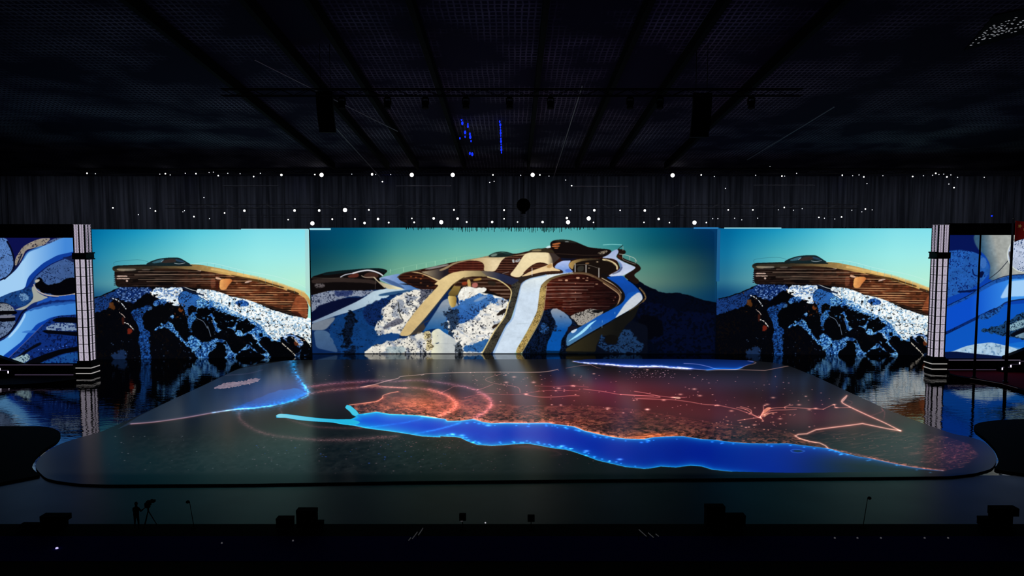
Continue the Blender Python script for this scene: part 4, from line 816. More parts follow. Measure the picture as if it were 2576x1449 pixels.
    # dunes of the far quarter
    b = P.box(F4([(250, 830), (2100, 1260)]), 0)
    q = P.blur(P.mask(F4([(1240, 830), (830, 760), (300, 830), (140, 880), (440, 1000), (1700, 1255), (1900, 1230), (2080, 1090), (2000, 980), (1700, 880)]), b), 6)
    xx, yy = X[b], Y[b]
    rip = fbm((xx - yy * 0.8) / 26.0, (yy + 0.16 * xx) / 2.6, 160, 3)
    P.img[b] += q[..., None] * (sstep(0.55, 0.8, rip)[..., None] * col((34, 22, 17)) + sstep(2180, 2420, xx)[..., None] * (0.4 + sstep(0.5, 0.75, fbm(xx / 6, yy / 3, 161, 2)))[..., None] * col((30, 13, 15)))
    # the long sea
    b = P.box(SEA, 30)
    m = P.mask(SEA, b)
    dn, ds = P.dist(SEA_N, b, 1.5), P.dist(SEA_S, b, 1.5)
    d = np.minimum(dn, ds)
    xx, yy = X[b], Y[b]
    deep = mix((3, 62, 206), (2, 26, 138), (xx - 1000) / 700) * (1 - 0.85 * sstep(1930, 2200, xx) * sstep(1105, 1172, yy))[..., None]
    edge = mix((22, 186, 236), (10, 120, 206), (xx - 900) / 900)
    k = np.exp(-d / mixw(xx)) * (1 - 0.95 * sstep(1780, 1950, xx) * (ds < dn)) * (1 - 0.5 * sstep(2050, 2300, xx))
    sea = deep * (1 - k[..., None]) + edge * k[..., None]
    P.put(b, P.blur(m, 1), sea)
    f(F1([(1340, 545), (1390, 570), (1470, 640), (1450, 670), (1400, 660), (1370, 620), (1320, 585)]), (64, 196, 226), 1)
    f(F1([(575, 660), (620, 645), (700, 655), (840, 672), (1000, 692), (1240, 708), (1400, 706), (1500, 740), (1420, 772), (1300, 758), (1120, 734), (960, 726), (800, 710), (680, 688), (590, 690)]), lambda x, y: mix((120, 206, 226), (30, 178, 222), (x - 700) / 150), 1)
    gl(SEA_N[9:], 1.7, (130, 120, 126), ky=1.6, tex=lambda x, y: (0.5 + 0.7 * vnoise(x / 7, y / 4, 14)) * (1 - 0.55 * sstep(1700, 2000, x)))
    gl(SEA_N[4:12], 2.4, (100, 150, 150), ky=1.6)
    gl(F2([(560, 700), (760, 735), (1000, 742), (1400, 742)]), 3.0, (150, 90, 84), ky=1.6)
    gl(F2([(1650, 780), (1760, 822), (1880, 850), (2050, 885), (2200, 905), (2400, 910)]) + F3([(100, 900), (340, 890)]), 3.2, (190, 104, 56), ky=1.6)
    gl(SEA_N[9:30], 6.0, (44, 20, 18), ky=1.8)
    gl(F4([(440, 1015), (700, 1075), (900, 1120), (1150, 1175), (1350, 1215), (1700, 1260)]), 2.2, (110, 86, 96), ky=1.6, tex=wob)
    gl(F4([(900, 1120), (1350, 1215), (1720, 1255)]), 3.0, (80, 30, 20), ky=1.6)
    gl(SEA_S[18:-4], 1.8, (50, 84, 84), ky=1.6, tex=wob)
    gl(SEA_S[20:34], 4.5, (44, 20, 20), ky=1.8, tex=ringtex)
    gl(F2([(1000, 1000), (1200, 1005), (1400, 1040), (1500, 1080), (1400, 1100)]), 6, (40, 18, 18), ky=1.6, tex=ringtex)
    for pts in (F1([(1500, 800), (1750, 770), (1950, 745), (2150, 700)]), F1([(2080, 860), (2250, 830), (2420, 790), (2560, 750)]), F2([(30, 840), (200, 810), (330, 770), (420, 740)])):
        gl(pts, 3.0, (20, 50, 50), ky=1.4, tex=wob)
    # island in the sea
    gl(F3([(1840, 1042), (1880, 1030), (1960, 1040), (1990, 1050), (1930, 1068), (1860, 1060), (1840, 1042)]), 1.3, (60, 90, 80), ky=1.5)
    f(F3([(1865, 1042), (1920, 1036), (1980, 1048), (1930, 1060), (1880, 1056)]), (10, 40, 66), 1)
    # sparkling shore
    def along(pts, n, off, c, kmin=0.6, kmax=1.3, seed=3):
        rr = random.Random(seed); out = []
        for _ in range(n):
            i = rr.randrange(len(pts) - 1); t = rr.random()
            out.append((pts[i][0] + (pts[i + 1][0] - pts[i][0]) * t + rr.uniform(-5, 5), pts[i][1] + (pts[i + 1][1] - pts[i][1]) * t + rr.uniform(off - 2.5, off + 2.5), rr.uniform(kmin, kmax)))
        P.dots(out, c, 3.4, 1.5)
    along(SEA_S[26:44], 46, -6, (70, 150, 200), seed=3)
    along(SEA_N[14:40], 40, 6, (50, 120, 190), seed=4)
    along(SEA_N[36:], 16, 5, (50, 120, 170), seed=5)
    P.dots([(x, y, 1.5) for x, y in F2([(335, 866), (440, 880), (720, 772), (1780, 1048), (2140, 1138), (1520, 995)])], (130, 190, 220), 4.5, 1.7)
    # towns
    def scatter(poly, n, c, kmin, kmax, seed):
        rr = random.Random(seed)
        xs = [p[0] for p in poly]; ys = [p[1] for p in poly]; out = []
        while len(out) < n:
            x, y = rr.uniform(min(xs), max(xs)), rr.uniform(min(ys), max(ys))
            ins = False
            for i in range(len(poly)):
                (x1, y1), (x2, y2) = poly[i], poly[(i + 1) % len(poly)]
                if (y1 > y) != (y2 > y) and x < (x2 - x1) * (y - y1) / (y2 - y1) + x1:
                    ins = not ins
            if ins:
                out.append((x, y, rr.uniform(kmin, kmax) ** 1.5))
        P.dots(out, tuple(min(255, v * 1.2) for v in c), 2.0, 0.95)
    land_all = F2([(100, 200), (1400, 190), (1560, 160), (2400, 150)]) + F3([(600, 190), (1560, 190), (1900, 260), (2350, 480), (2100, 800), (1500, 820), (400, 700)]) + F2([(1200, 560), (760, 540), (500, 380)])
    scatter(land_all, 170, (170, 112, 110), 0.5, 1.05, 21)
    scatter(land_all, 26, (226, 160, 146), 0.9, 1.5, 22)
    scatter(F3([(0, 170), (560, 170), (620, 260), (100, 260)]) , 70, (150, 112, 124), 0.45, 0.9, 23)
    scatter(F3([(900, 640), (1850, 640), (1880, 860), (1000, 800)]), 34, (226, 150, 120), 0.6, 1.3, 24)
    scatter(F2([(300, 200), (1300, 200), (1300, 480), (700, 420)]), 40, (170, 120, 116), 0.5, 1.1, 25)
    scatter(F1([(950, 120), (2500, 90), (2500, 280), (950, 330)]), 50, (110, 80, 80), 0.4, 0.9, 26)
    scatter(F1([(100, 900), (2400, 920), (2500, 1260), (1500, 1300), (100, 1250)]), 90, (96, 74, 80), 0.5, 1.1, 27)
    scatter(F1([(1500, 880), (2570, 900), (2570, 1050), (1700, 1000)]), 60, (110, 60, 60), 0.5, 1.0, 28)
    scatter(F2([(0, 920), (700, 1010), (1600, 1080), (2400, 1260), (0, 1270)]), 50, (90, 58, 66), 0.5, 1.0, 29)
    scatter(F1([(200, 950), (2400, 980), (2500, 1200), (200, 1150)]), 26, (30, 60, 150), 0.6, 1.2, 30)
    scatter(F4([(400, 900), (1200, 840), (2050, 1000), (2050, 1120), (1700, 1230)]), 80, (100, 54, 52), 0.5, 1.1, 31)
    scatter(G1([(700, 560), (1900, 560), (2000, 780), (700, 780)]), 50, (84, 84, 90), 0.5, 1.1, 32)
    P.dots([(x, y, 1.7) for x, y in F2([(2010, 587), (2440, 600), (1210, 308), (915, 308), (1635, 346), (1480, 372), (1130, 438), (1000, 250)])], (226, 176, 160), 3.2, 1.4)
    P.dots([(x, y, 1.6) for x, y in F3([(1200, 616), (1050, 556), (470, 500), (290, 600), (1585, 545), (1930, 550), (2040, 602), (2110, 588), (2310, 548), (2330, 580), (1650, 473), (1725, 700), (1450, 766), (800, 380), (860, 452), (570, 470), (650, 438)])], (220, 160, 140), 3.2, 1.3)
    # grain of the desert in front
    dk = sstep(1070, 1120, Y) * (1 - sstep(1180, 1200, Y)) * sstep(200, 500, X) * (1 - sstep(1000, 1500, X))
    P.img[:] += (dk * (fbm((X + Y) / 12.0, Y / 5.0, 170, 3) - 0.42))[..., None] * col((30, 34, 32))
    # the image stops short of the floor's front and corner rim
    fade = 1 - 0.85 * sstep(1186, 1198, Y)
    P.img *= fade[..., None]

def mixw(x):
    return 9.5 + 5.0 * np.exp(-((x - 950) / 120.0) ** 2)
# ---------------------------------------------------------------- Blender scene
import bpy, bmesh
from mathutils import Vector, Matrix
scene = bpy.context.scene
COL = scene.collection
PI = math.pi

class MB:
    """collects shapes and links them as one mesh object"""
    def __init__(s):
        s.v, s.f, s.m = [], [], []
    def poly(s, vs, faces, mi=0):
        o = len(s.v)
        s.v += [tuple(map(float, p)) for p in vs]
        s.f += [tuple(o + i for i in f) for f in faces]
        s.m += [mi] * len(faces)
        return s
    def box(s, c, d, rz=0.0, mi=0):
        x, y, z = d[0] / 2, d[1] / 2, d[2] / 2
        ca, sa = math.cos(rz), math.sin(rz)
        vs = []
        for k in (-z, z):
            for (a, b) in ((-x, -y), (x, -y), (x, y), (-x, y)):
                vs.append((c[0] + a * ca - b * sa, c[1] + a * sa + b * ca, c[2] + k))
        return s.poly(vs, [(3, 2, 1, 0), (4, 5, 6, 7), (0, 1, 5, 4), (1, 2, 6, 5), (2, 3, 7, 6), (3, 0, 4, 7)], mi)
    def span(s, lo, hi, mi=0):
        return s.box([(a + b) / 2 for a, b in zip(lo, hi)], [abs(b - a) for a, b in zip(lo, hi)], 0, mi)
    def tube(s, a, b, r, r2=None, n=8, mi=0):
        a, b = Vector(a), Vector(b)
        r2 = r if r2 is None else r2
        d = (b - a).normalized()
        u = d.orthogonal().normalized(); w = d.cross(u)
        vs, fs = [], []
        for i in range(n):
            t = 2 * PI * i / n
            vs.append(a + (u * math.cos(t) + w * math.sin(t)) * r)
        for i in range(n):
            t = 2 * PI * i / n
            vs.append(b + (u * math.cos(t) + w * math.sin(t)) * r2)
        for i in range(n):
            j = (i + 1) % n
            fs.append((i, j, n + j, n + i))
        fs += [tuple(range(n - 1, -1, -1)), tuple(range(n, 2 * n))]
        return s.poly(vs, fs, mi)
    def bar(s, a, b, w, h=None, mi=0):
        """square bar between two points"""
        h = w if h is None else h
        a, b = Vector(a), Vector(b)
        d = (b - a).normalized()
        u = d.cross(Vector((0, 0, 1)))
        u = Vector((1, 0, 0)) if u.length < 1e-4 else u.normalized()
        t = u.cross(d)
        vs = [p + u * (sx * w / 2) + t * (sy * h / 2) for p in (a, b) for sx, sy in ((-1, -1), (1, -1), (1, 1), (-1, 1))]
        return s.poly(vs, [(3, 2, 1, 0), (4, 5, 6, 7), (0, 1, 5, 4), (1, 2, 6, 5), (2, 3, 7, 6), (3, 0, 4, 7)], mi)
    def prism(s, pts, z0, z1, mi=0):
        n = len(pts)
        area = sum(pts[i][0] * pts[(i + 1) % n][1] - pts[(i + 1) % n][0] * pts[i][1] for i in range(n))
        if area < 0:
            pts = pts[::-1]
        vs = [(p[0], p[1], z0) for p in pts] + [(p[0], p[1], z1) for p in pts]
        fs = [tuple(range(n - 1, -1, -1)), tuple(range(n, 2 * n))]
        fs += [(i, (i + 1) % n, n + (i + 1) % n, n + i) for i in range(n)]
        return s.poly(vs, fs, mi)
    def ball(s, c, r, n=10, sz=1.0, mi=0):
        vs, fs = [], []
        m = max(4, n // 2)
        for i in range(1, m):
            t = PI * i / m
            for j in range(n):
                p = 2 * PI * j / n
                vs.append((c[0] + r * math.sin(t) * math.cos(p), c[1] + r * math.sin(t) * math.sin(p), c[2] + r * sz * math.cos(t)))
        top = len(vs); vs.append((c[0], c[1], c[2] + r * sz)); vs.append((c[0], c[1], c[2] - r * sz))
        for i in range(m - 2):
            for j in range(n):
                k = (j + 1) % n
                fs.append((i * n + j, (i + 1) * n + j, (i + 1) * n + k, i * n + k))
        for j in range(n):
            k = (j + 1) % n
            fs.append((top, j, k)); fs.append((top + 1, (m - 2) * n + k, (m - 2) * n + j))
        return s.poly(vs, fs, mi)
    def build(s, name, mats, parent=None, loc=None, smooth_=False):
        me = bpy.data.meshes.new(name)
        if loc is not None:
            L = Vector(loc)
            s.v = [tuple(Vector(p) - L) for p in s.v]
        me.from_pydata(s.v, [], s.f)
        me.polygons.foreach_set('material_index', s.m)
        for m in (mats if isinstance(mats, (list, tuple)) else [mats]):
            me.materials.append(m)
        if smooth_:
            me.polygons.foreach_set('use_smooth', [True] * len(me.polygons))
        me.update()
        o = bpy.data.objects.new(name, me)
        COL.objects.link(o)
        if loc is not None and parent is None:
            o.location = loc
        if parent is not None:
            o.parent = parent
        return o

def tag(o, label, cat, group=None):
    o['label'] = label; o['category'] = cat
    if group:
        o['group'] = group
    return o

def thing(name, label, cat, loc=(0, 0, 0), group=None):
    o = bpy.data.objects.new(name, None)
    o.empty_display_size = 0.2
    COL.objects.link(o); o.location = loc
    return tag(o, label, cat, group)

def struct(o):
    o['kind'] = 'structure'
    return o

def copy_tree(o, parent=None):
    c = o.copy(); COL.objects.link(c)
    if parent is not None:
        c.parent = parent
    for ch in list(o.children):
        copy_tree(ch, c)
    return c

# ---------------------------------------------------------------- materials
def new_mat(name):
    m = bpy.data.materials.new(name); m.use_nodes = True
    nt = m.node_tree
    return m, nt, nt.nodes['Principled BSDF']

def mat(name, base, rough=0.6, metal=0.0, vary=0.25, scale=3.0, spec=0.5, emit=None, es=0.0):
    m, nt, b = new_mat(name)
    tc = nt.nodes.new('ShaderNodeTexCoord'); n = nt.nodes.new('ShaderNodeTexNoise')
    n.inputs['Scale'].default_value = scale; n.inputs['Detail'].default_value = 4
    r = nt.nodes.new('ShaderNodeValToRGB')
    r.color_ramp.elements[0].color = tuple(c * (1 - vary) for c in base) + (1,)
    r.color_ramp.elements[1].color = tuple(min(1, c * (1 + vary)) for c in base) + (1,)
    nt.links.new(tc.outputs['Object'], n.inputs['Vector']); nt.links.new(n.outputs['Fac'], r.inputs['Fac'])
    nt.links.new(r.outputs['Color'], b.inputs['Base Color'])
    b.inputs['Roughness'].default_value = rough; b.inputs['Metallic'].default_value = metal
    b.inputs['Specular IOR Level'].default_value = spec
    if emit:
        b.inputs['Emission Color'].default_value = tuple(emit) + (1,); b.inputs['Emission Strength'].default_value = es
    return m

def lin(r, g, b):
    f = lambda c: c / 255 / 12.92 if c <= 10 else ((c / 255 + 0.055) / 1.055) ** 2.4
    return (f(r), f(g), f(b))

def picture_mat(name, P, rough=0.5, spec=0.2, strength=1.0):
    h, w, _ = P.img.shape
    im = bpy.data.images.new(name, w, h, alpha=False, float_buffer=True)
    im.colorspace_settings.name = 'Non-Color'
    buf = np.ones((h, w, 4), np.float32)
    buf[..., :3] = P.linear()[::-1]
    im.pixels.foreach_set(buf.ravel()); im.update(); im.pack()
    m, nt, b = new_mat(name)
    t = nt.nodes.new('ShaderNodeTexImage'); t.image = im; t.extension = 'EXTEND'
    u = nt.nodes.new('ShaderNodeUVMap'); u.uv_map = 'UVMap'
    nt.links.new(u.outputs['UV'], t.inputs['Vector'])
    nt.links.new(t.outputs['Color'], b.inputs['Emission Color'])
    b.inputs['Emission Strength'].default_value = strength
    b.inputs['Base Color'].default_value = (0.004, 0.004, 0.005, 1)
    b.inputs['Roughness'].default_value = rough; b.inputs['Specular IOR Level'].default_value = spec
    return m

BLACK = mat('matt black paint', (0.0022, 0.0022, 0.0025), 0.85, vary=0.4, spec=0.08)
HOUSING = mat('black cabinet', (0.004, 0.004, 0.005), 0.7, spec=0.15)
STEEL = mat('dark steel', (0.03, 0.03, 0.034), 0.5, metal=0.6, scale=8)
PIPE = mat('galvanised pipe', (0.22, 0.22, 0.24), 0.5, metal=0.3, scale=8)
GLOSSY = mat('black stage fascia', (0.003, 0.003, 0.004), 0.25, spec=0.4)
TRIM_LIGHT = mat('dim white edge light', (0.2, 0.2, 0.2), 0.5, emit=lin(156, 152, 150), es=1.0)
PURPLE_LIGHT = mat('faint violet edge light', (0.1, 0.1, 0.1), 0.5, emit=lin(66, 55, 76), es=1.0)
STEP_LIGHT = mat('bright step light', (0.3, 0.3, 0.3), 0.5, emit=lin(236, 226, 250), es=1.3)
LENS = mat('lit lamp lens', (0.8, 0.8, 0.8), 0.3, emit=(1.0, 0.95, 0.9), es=9.0)
LENS_M = mat('lit small lens', (0.8, 0.8, 0.8), 0.3, emit=(1.0, 0.95, 0.9), es=5.0)
LENS_S = mat('dim small lens', (0.5, 0.5, 0.5), 0.3, emit=(0.9, 0.92, 1.0), es=1.1)
BLUE_BULB = mat('blue lamp', (0.02, 0.03, 0.3), 0.4, emit=lin(20, 50, 250), es=1.2)
GREY_DOT = mat('faint floor marker', (0.1, 0.1, 0.1), 0.5, emit=lin(64, 62, 66), es=1.0)
FLOOR_M = mat('black house floor', (0.0025, 0.0025, 0.003), 0.9, spec=0.05)
CARPET_V = mat('dark violet carpet', (0.014, 0.010, 0.22), 0.95, spec=0.03, scale=6)
CARPET_R = mat('dark red carpet', (0.34, 0.012, 0.018), 0.95, spec=0.05, scale=6)

# ---------------------------------------------------------------- LED walls
def wall_quad(pl, pr, z0, z1, cols, x0f=0.0, x1f=1.0):
    """texel coordinates of a standing picture between ground points pl and pr, spanning fractions x0f..x1f"""
    rows = int(cols * (z1 - z0) / (math.hypot(pr[0] - pl[0], pr[1] - pl[1]) * (x1f - x0f)))
    u = x0f + (np.arange(cols) + 0.5) / cols * (x1f - x0f)
    z = z1 - (np.arange(rows) + 0.5) / rows * (z1 - z0)
    U, Z = np.meshgrid(u, z)
    return project(pl[0] + (pr[0] - pl[0]) * U, pl[1] + (pr[1] - pl[1]) * U, Z)

def led_wall(pl, pr, z0, z1, material, label, header=0.0, foot=0.0, uv=(0, 0, 1, 1), group='LED walls behind the stage'):
    t = thing('led_wall', label, 'screen', ((pl[0] + pr[0]) / 2, (pl[1] + pr[1]) / 2, z0 - foot), group)
    L = Vector(t.location)
    d = Vector((pr[0] - pl[0], pr[1] - pl[1], 0)); n = Vector((d.y, -d.x, 0)).normalized()   # n faces the audience
    d.normalize()
    b = MB()
    a0, a1 = Vector((pl[0], pl[1], 0)), Vector((pr[0], pr[1], 0))
    q = [a0, a1, a1 - n * 0.9, a0 - n * 0.9]
    b.prism([(p.x, p.y) for p in q], z0 - foot, z1 + header)
    for k in range(1, 12):                                            # rear ribs of the cabinet rows
        z = z0 + (z1 - z0) * k / 12
        c0, c1 = a0 - n * 1.0, a1 - n * 1.0
        b.bar((c0.x, c0.y, z), (c1.x, c1.y, z), 0.16)
    cab = b.build('cabinet', HOUSING, t, L)
    f = MB()
    e = n * 0.03
    vs = [a0 + e + Vector((0, 0, z0)), a1 + e + Vector((0, 0, z0)), a1 + e + Vector((0, 0, z1)), a0 + e + Vector((0, 0, z1))]
    f.poly(vs, [(0, 1, 2, 3)])
    o = f.build('display', material, t, L)
    uvl = o.data.uv_layers.new(name='UVMap')
    for i, c in enumerate(((uv[0], uv[1]), (uv[2], uv[1]), (uv[2], uv[3]), (uv[0], uv[3]))):
        uvl.data[i].uv = c
    return t, L, n, d

def height_at(p, u, v):
    """height of the vertical line over ground point p seen at image row v"""
    return upright(u, v, p[1])[2]

# middle wall
cl, cr = ground(783, 890), ground(1806, 890)
cl[0] = upright(780, 573, cl[1])[0] + 0.0; cr[0] = upright(1812, 573, cr[1])[0]
cz = height_at(cl, 1288, 572.8)
P = Picture(*wall_quad(cl, cr, 0.0, cz, 1740)); paint_centre(P)
m_centre = picture_mat('mountain resort picture', P)
centre, cL, cn, cd = led_wall(cl, cr, 0.0, cz, m_centre, 'wide middle video wall showing a white snow ramp and a cream arch')

# left and right walls carry the same picture
ll, lr = ground(160, 905.5), ground(783.5, 897)
lz = height_at(lr, 783, 577.5)
P = Picture(*wall_quad(ll, lr, 0.0, lz, 1180)); paint_side(P)
m_side = picture_mat('clifftop building picture', P)
lu0 = (226 - 160) / 623.5
ll2 = ll + (lr - ll) * lu0
left, lL, ln, ld = led_wall(ll2, lr, 0.0, lz, m_side, 'video wall beside the left pillar, showing a cliff under a slatted building', uv=(lu0, 0, 1, 1))

rl, rr_ = ground(1800, 890.3), ground(2342, 893.5)
rz = height_at(rl, 1800, 574.5)
D = crop(1776, 540, 800 / 2576)
pairs = [((908, 438), (376, 420)), ((1400, 346), (850, 333)), ((1310, 893), (715, 876)), ((1212, 1000), (620, 985)), ((1590, 850), (985, 826)), ((1775, 520), (1200, 500)), ((1470, 598), (898, 572))]
def on_wall(pl, pr, q):
    """fraction along and height of an image point on a standing wall"""
    d = ray(*q); n = np.array([pr[1] - pl[1], -(pr[0] - pl[0]), 0.0])
    X = CAM + d * (np.dot(pl - CAM, n) / np.dot(d, n))
    e = pr - pl
    return np.dot(X - pl, e) / np.dot(e, e), X[2]
src = [on_wall(ll, lr, A([p])[0]) for p, q in pairs]; dst = [on_wall(rl, rr_, D([q])[0]) for p, q in pairs]
ku, bu = np.polyfit([s[0] for s in dst], [s[0] for s in src], 1)
kz, bz = np.polyfit([s[1] for s in dst], [s[1] for s in src], 1)
print('side picture fit', ku, bu, kz, bz, lz, rz)
right, rL, rn, rd = led_wall(rl, rr_, 0.0, rz, m_side, 'video wall beside the right pillar and its flagpoles, showing the cliff and slatted building again',
                             uv=(bu, bz / lz, bu + ku, (bz + kz * rz) / lz))
# thin lit edges where neighbouring walls overlap
EDGE_L = mat('pale cyan edge panel', (0.1, 0.1, 0.1), 0.5, emit=lin(150, 212, 224), es=1.0)
EDGE_R = mat('blue edge panel', (0.1, 0.1, 0.1), 0.5, emit=lin(42, 118, 176), es=1.0)
EDGE_V = mat('deep blue edge panel', (0.1, 0.1, 0.1), 0.5, vary=0.5, scale=0.2, emit=lin(26, 92, 140), es=1.0)
def strip(parent, L, Y, u0, v0, u1, v1, m, name='edge_strip'):
    a, b = upright(u0, v1, Y), upright(u1, v0, Y)
    MB().span((a[0], Y - 0.12, a[2]), (b[0], Y, b[2])).build(name, m, parent, L)
strip(centre, cL, cl[1] - 0.25, 779, 574, 832, 578.5, EDGE_L)
strip(centre, cL, cl[1] - 0.25, 1745, 572, 1807, 576, EDGE_R)
strip(left, lL, lr[1] - 0.3, 607, 575.5, 776, 577.5, EDGE_L)
strip(right, rL, rl[1] - 0.3, 1822, 572.6, 1965, 575, EDGE_L)
strip(right, rL, rl[1] - 0.3, 1802, 577, 1812, 708, EDGE_V, 'edge_panel')

# outer walls stand on side platforms
PLY, PRY = ground(100, 950)[1], ground(2480, 938)[1]
def zat(v, Y):
    return upright(1288, v, Y)[2]
olz0, olz1 = zat(916.5, PLY) + 0.01, zat(598, PLY + 1)
oll, olr = upright(-70, 800, PLY + 1), upright(192, 800, PLY + 1)
oll[2] = olr[2] = 0
P = Picture(*wall_quad(oll, olr, olz0, olz1, 560)); paint_outer_left(P); P.soft(0.8)
led_wall(oll, olr, olz0, olz1, picture_mat('aerial snow ramps picture', P), 'outermost left video wall showing pale blue curving snow ramps', header=1.9, foot=0.0)
orz0, orz1 = zat(904.5, PRY) + 0.01, zat(591.5, PRY + 1)
orl, orr = upright(2376, 800, PRY + 1), upright(2660, 800, PRY + 1)
orl[2] = orr[2] = 0
P = Picture(*wall_quad(orl, orr, orz0, orz1, 600)); paint_outer_right(P); P.soft(0.8)
led_wall(orl, orr, orz0, orz1, picture_mat('aerial rocks and ramps picture', P), 'outermost right video wall behind two flagpoles, showing blue ramps and a grey dome', header=1.7, foot=0.0)

# ---------------------------------------------------------------- stage with its LED floor
def gpts(pts, z):
    return [tuple(ground(u, v, z)[:2]) for u, v in pts]
G3 = crop(1576, 880, 1000 / 2576)
ST = [(600, 927), (640, 916), (690, 909.5), (740, 906), (820, 904.5), (1000, 904), (1300, 904), (1600, 903), (1780, 903.5), (1880, 906), (1945, 912), (1990, 922)]
ST += [(2060, 951), (2135, 986), (2240, 1034), (2330, 1068), (2400, 1092), (2440, 1099), (2474, 1110), (2498, 1131), (2508, 1152), (2504, 1168), (2493, 1180), (2452, 1191), (2391, 1198), (2200, 1200), (1964, 1202), (1576, 1205), (1288, 1208), (1000, 1211), (640, 1217), (272, 1219), (200, 1217), (145, 1210), (115, 1203), (101, 1190), (91, 1179), (89, 1167), (100, 1150), (124, 1131), (158, 1114), (200, 1101), (252, 1087), (349, 1045), (505, 972)]
stage = thing('stage', 'low wide stage with rounded corners and a glowing map on its deck', 'stage', (0, ground(1288, 1208)[1], 0))
sL = Vector(stage.location)
Z_ST = 0.14
outer = gpts(soften(ST, 6.0, 2), Z_ST)
MB().prism(outer, -0.02, Z_ST - 0.03).build('plinth', GLOSSY, stage, sL)
x0, x1 = min(p[0] for p in outer), max(p[0] for p in outer)
y0, y1 = min(p[1] for p in outer), max(p[1] for p in outer)
NX, NY = 2700, 1150
gx = x0 + (np.arange(NX) + 0.5) / NX * (x1 - x0); gy = y1 - (np.arange(NY) + 0.5) / NY * (y1 - y0)
GX, GY = np.meshgrid(gx, gy)
P = Picture(*project(GX, GY, Z_ST)); paint_map(P)
m_map = picture_mat('glowing map picture', P, rough=0.2, spec=0.03)
fl = MB().poly([(p[0], p[1], Z_ST) for p in (outer if sum(outer[i][0] * outer[(i + 1) % len(outer)][1] - outer[(i + 1) % len(outer)][0] * outer[i][1] for i in range(len(outer))) > 0 else outer[::-1])], [tuple(range(len(outer)))])
o = fl.build('led_floor', m_map, stage, sL)
uvl = o.data.uv_layers.new(name='UVMap')
for lp in o.data.loops:
    c = o.data.vertices[lp.vertex_index].co + sL
    uvl.data[lp.index].uv = ((c.x - x0) / (x1 - x0), (c.y - y0) / (y1 - y0))
# black skirt along the front
RIM = [(113, 1205.5), (132, 1214), (186, 1220.5), (272, 1221.5), (640, 1218), (1000, 1212.5), (1288, 1209), (1576, 1205.5), (1964, 1203), (2391, 1201), (2455, 1195.5)]
rim_o = gpts(smooth(RIM, False, 4), 0.0); rim_i = [(p[0] * 0.994, p[1] + 0.28) for p in rim_o]
b = MB()
for i in range(len(rim_o) - 1):
    q = [rim_o[i], rim_o[i + 1], rim_i[i + 1], rim_i[i]]
    b.prism(q, -0.02, 0.05)
b.build('front_skirt', BLACK, stage, sL)

# black side islands wrapping round the stage corners
isl = soften([(-120, 1072), (0, 1072), (93, 1071.5), (132, 1076), (151, 1086), (153, 1095), (144, 1109), (113, 1128), (89, 1148), (79, 1167), (82, 1179), (93, 1189), (103, 1194), (74, 1200), (0, 1214), (-120, 1236)], 5, 2)
o = MB().prism(gpts(isl, 0.16), -0.02, 0.16).build('island_platform', BLACK, None, None)
tag(o, 'black curved platform at the left corner of the stage', 'platform', 'curved corner platforms')
isr = soften([(2700, 1040), (2576, 1054)] + G3([(2400, 455), (2290, 470), (2248, 490), (2256, 522), (2330, 577), (2390, 640), (2415, 700), (2405, 745), (2375, 768), (2420, 780), (2576, 800)]) + [(2700, 1206)], 5, 2)
o = MB().prism(gpts(isr, 0.16), -0.02, 0.16).build('island_platform', BLACK, None, None)
tag(o, 'black curved platform at the right corner of the stage', 'platform', 'curved corner platforms')

# ---------------------------------------------------------------- water, floors, hall
wm, nt, bs = new_mat('dark still water')
bs.inputs['Base Color'].default_value = (0.0006, 0.0012, 0.002, 1); bs.inputs['Roughness'].default_value = 0.03; bs.inputs['IOR'].default_value = 1.33
tc = nt.nodes.new('ShaderNodeTexCoord'); mp = nt.nodes.new('ShaderNodeMapping'); mp.inputs['Scale'].default_value = (0.55, 1.6, 1.0)
n1_ = nt.nodes.new('ShaderNodeTexNoise'); n1_.inputs['Scale'].default_value = 0.9; n1_.inputs['Detail'].default_value = 3
n2_ = nt.nodes.new('ShaderNodeTexNoise'); n2_.inputs['Scale'].default_value = 0.12; n2_.inputs['Detail'].default_value = 2
rmp = nt.nodes.new('ShaderNodeMapRange'); rmp.inputs['From Min'].default_value = 0.35; rmp.inputs['From Max'].default_value = 0.7; rmp.inputs['To Min'].default_value = 0.25; rmp.inputs['To Max'].default_value = 1.0
mu = nt.nodes.new('ShaderNodeMath'); mu.operation = 'MULTIPLY'
bp = nt.nodes.new('ShaderNodeBump'); bp.inputs['Strength'].default_value = 0.35; bp.inputs['Distance'].default_value = 0.085
nt.links.new(tc.outputs['Object'], mp.inputs['Vector']); nt.links.new(mp.outputs['Vector'], n1_.inputs['Vector']); nt.links.new(tc.outputs['Object'], n2_.inputs['Vector'])
nt.links.new(n2_.outputs['Fac'], rmp.inputs['Value']); nt.links.new(n1_.outputs['Fac'], mu.inputs[0]); nt.links.new(rmp.outputs['Result'], mu.inputs[1])
nt.links.new(mu.outputs['Value'], bp.inputs['Height']); nt.links.new(bp.outputs['Normal'], bs.inputs['Normal'])
YF = ground(1288, 1327)[1]
YA = ground(1288, 1196)[1]
struct(MB().poly([(-150, YA, 0), (150, YA, 0), (150, 141, 0), (-150, 141, 0)], [(0, 1, 2, 3)]).build('floor_water', wm))
ZF = 0.25
am, nt, bs = new_mat('polished dark apron')
tc = nt.nodes.new('ShaderNodeTexCoord'); n1_ = nt.nodes.new('ShaderNodeTexNoise'); n1_.inputs['Scale'].default_value = 0.25; n1_.inputs['Detail'].default_value = 3
rg = nt.nodes.new('ShaderNodeMapRange'); rg.inputs['To Min'].default_value = 0.30; rg.inputs['To Max'].default_value = 0.40
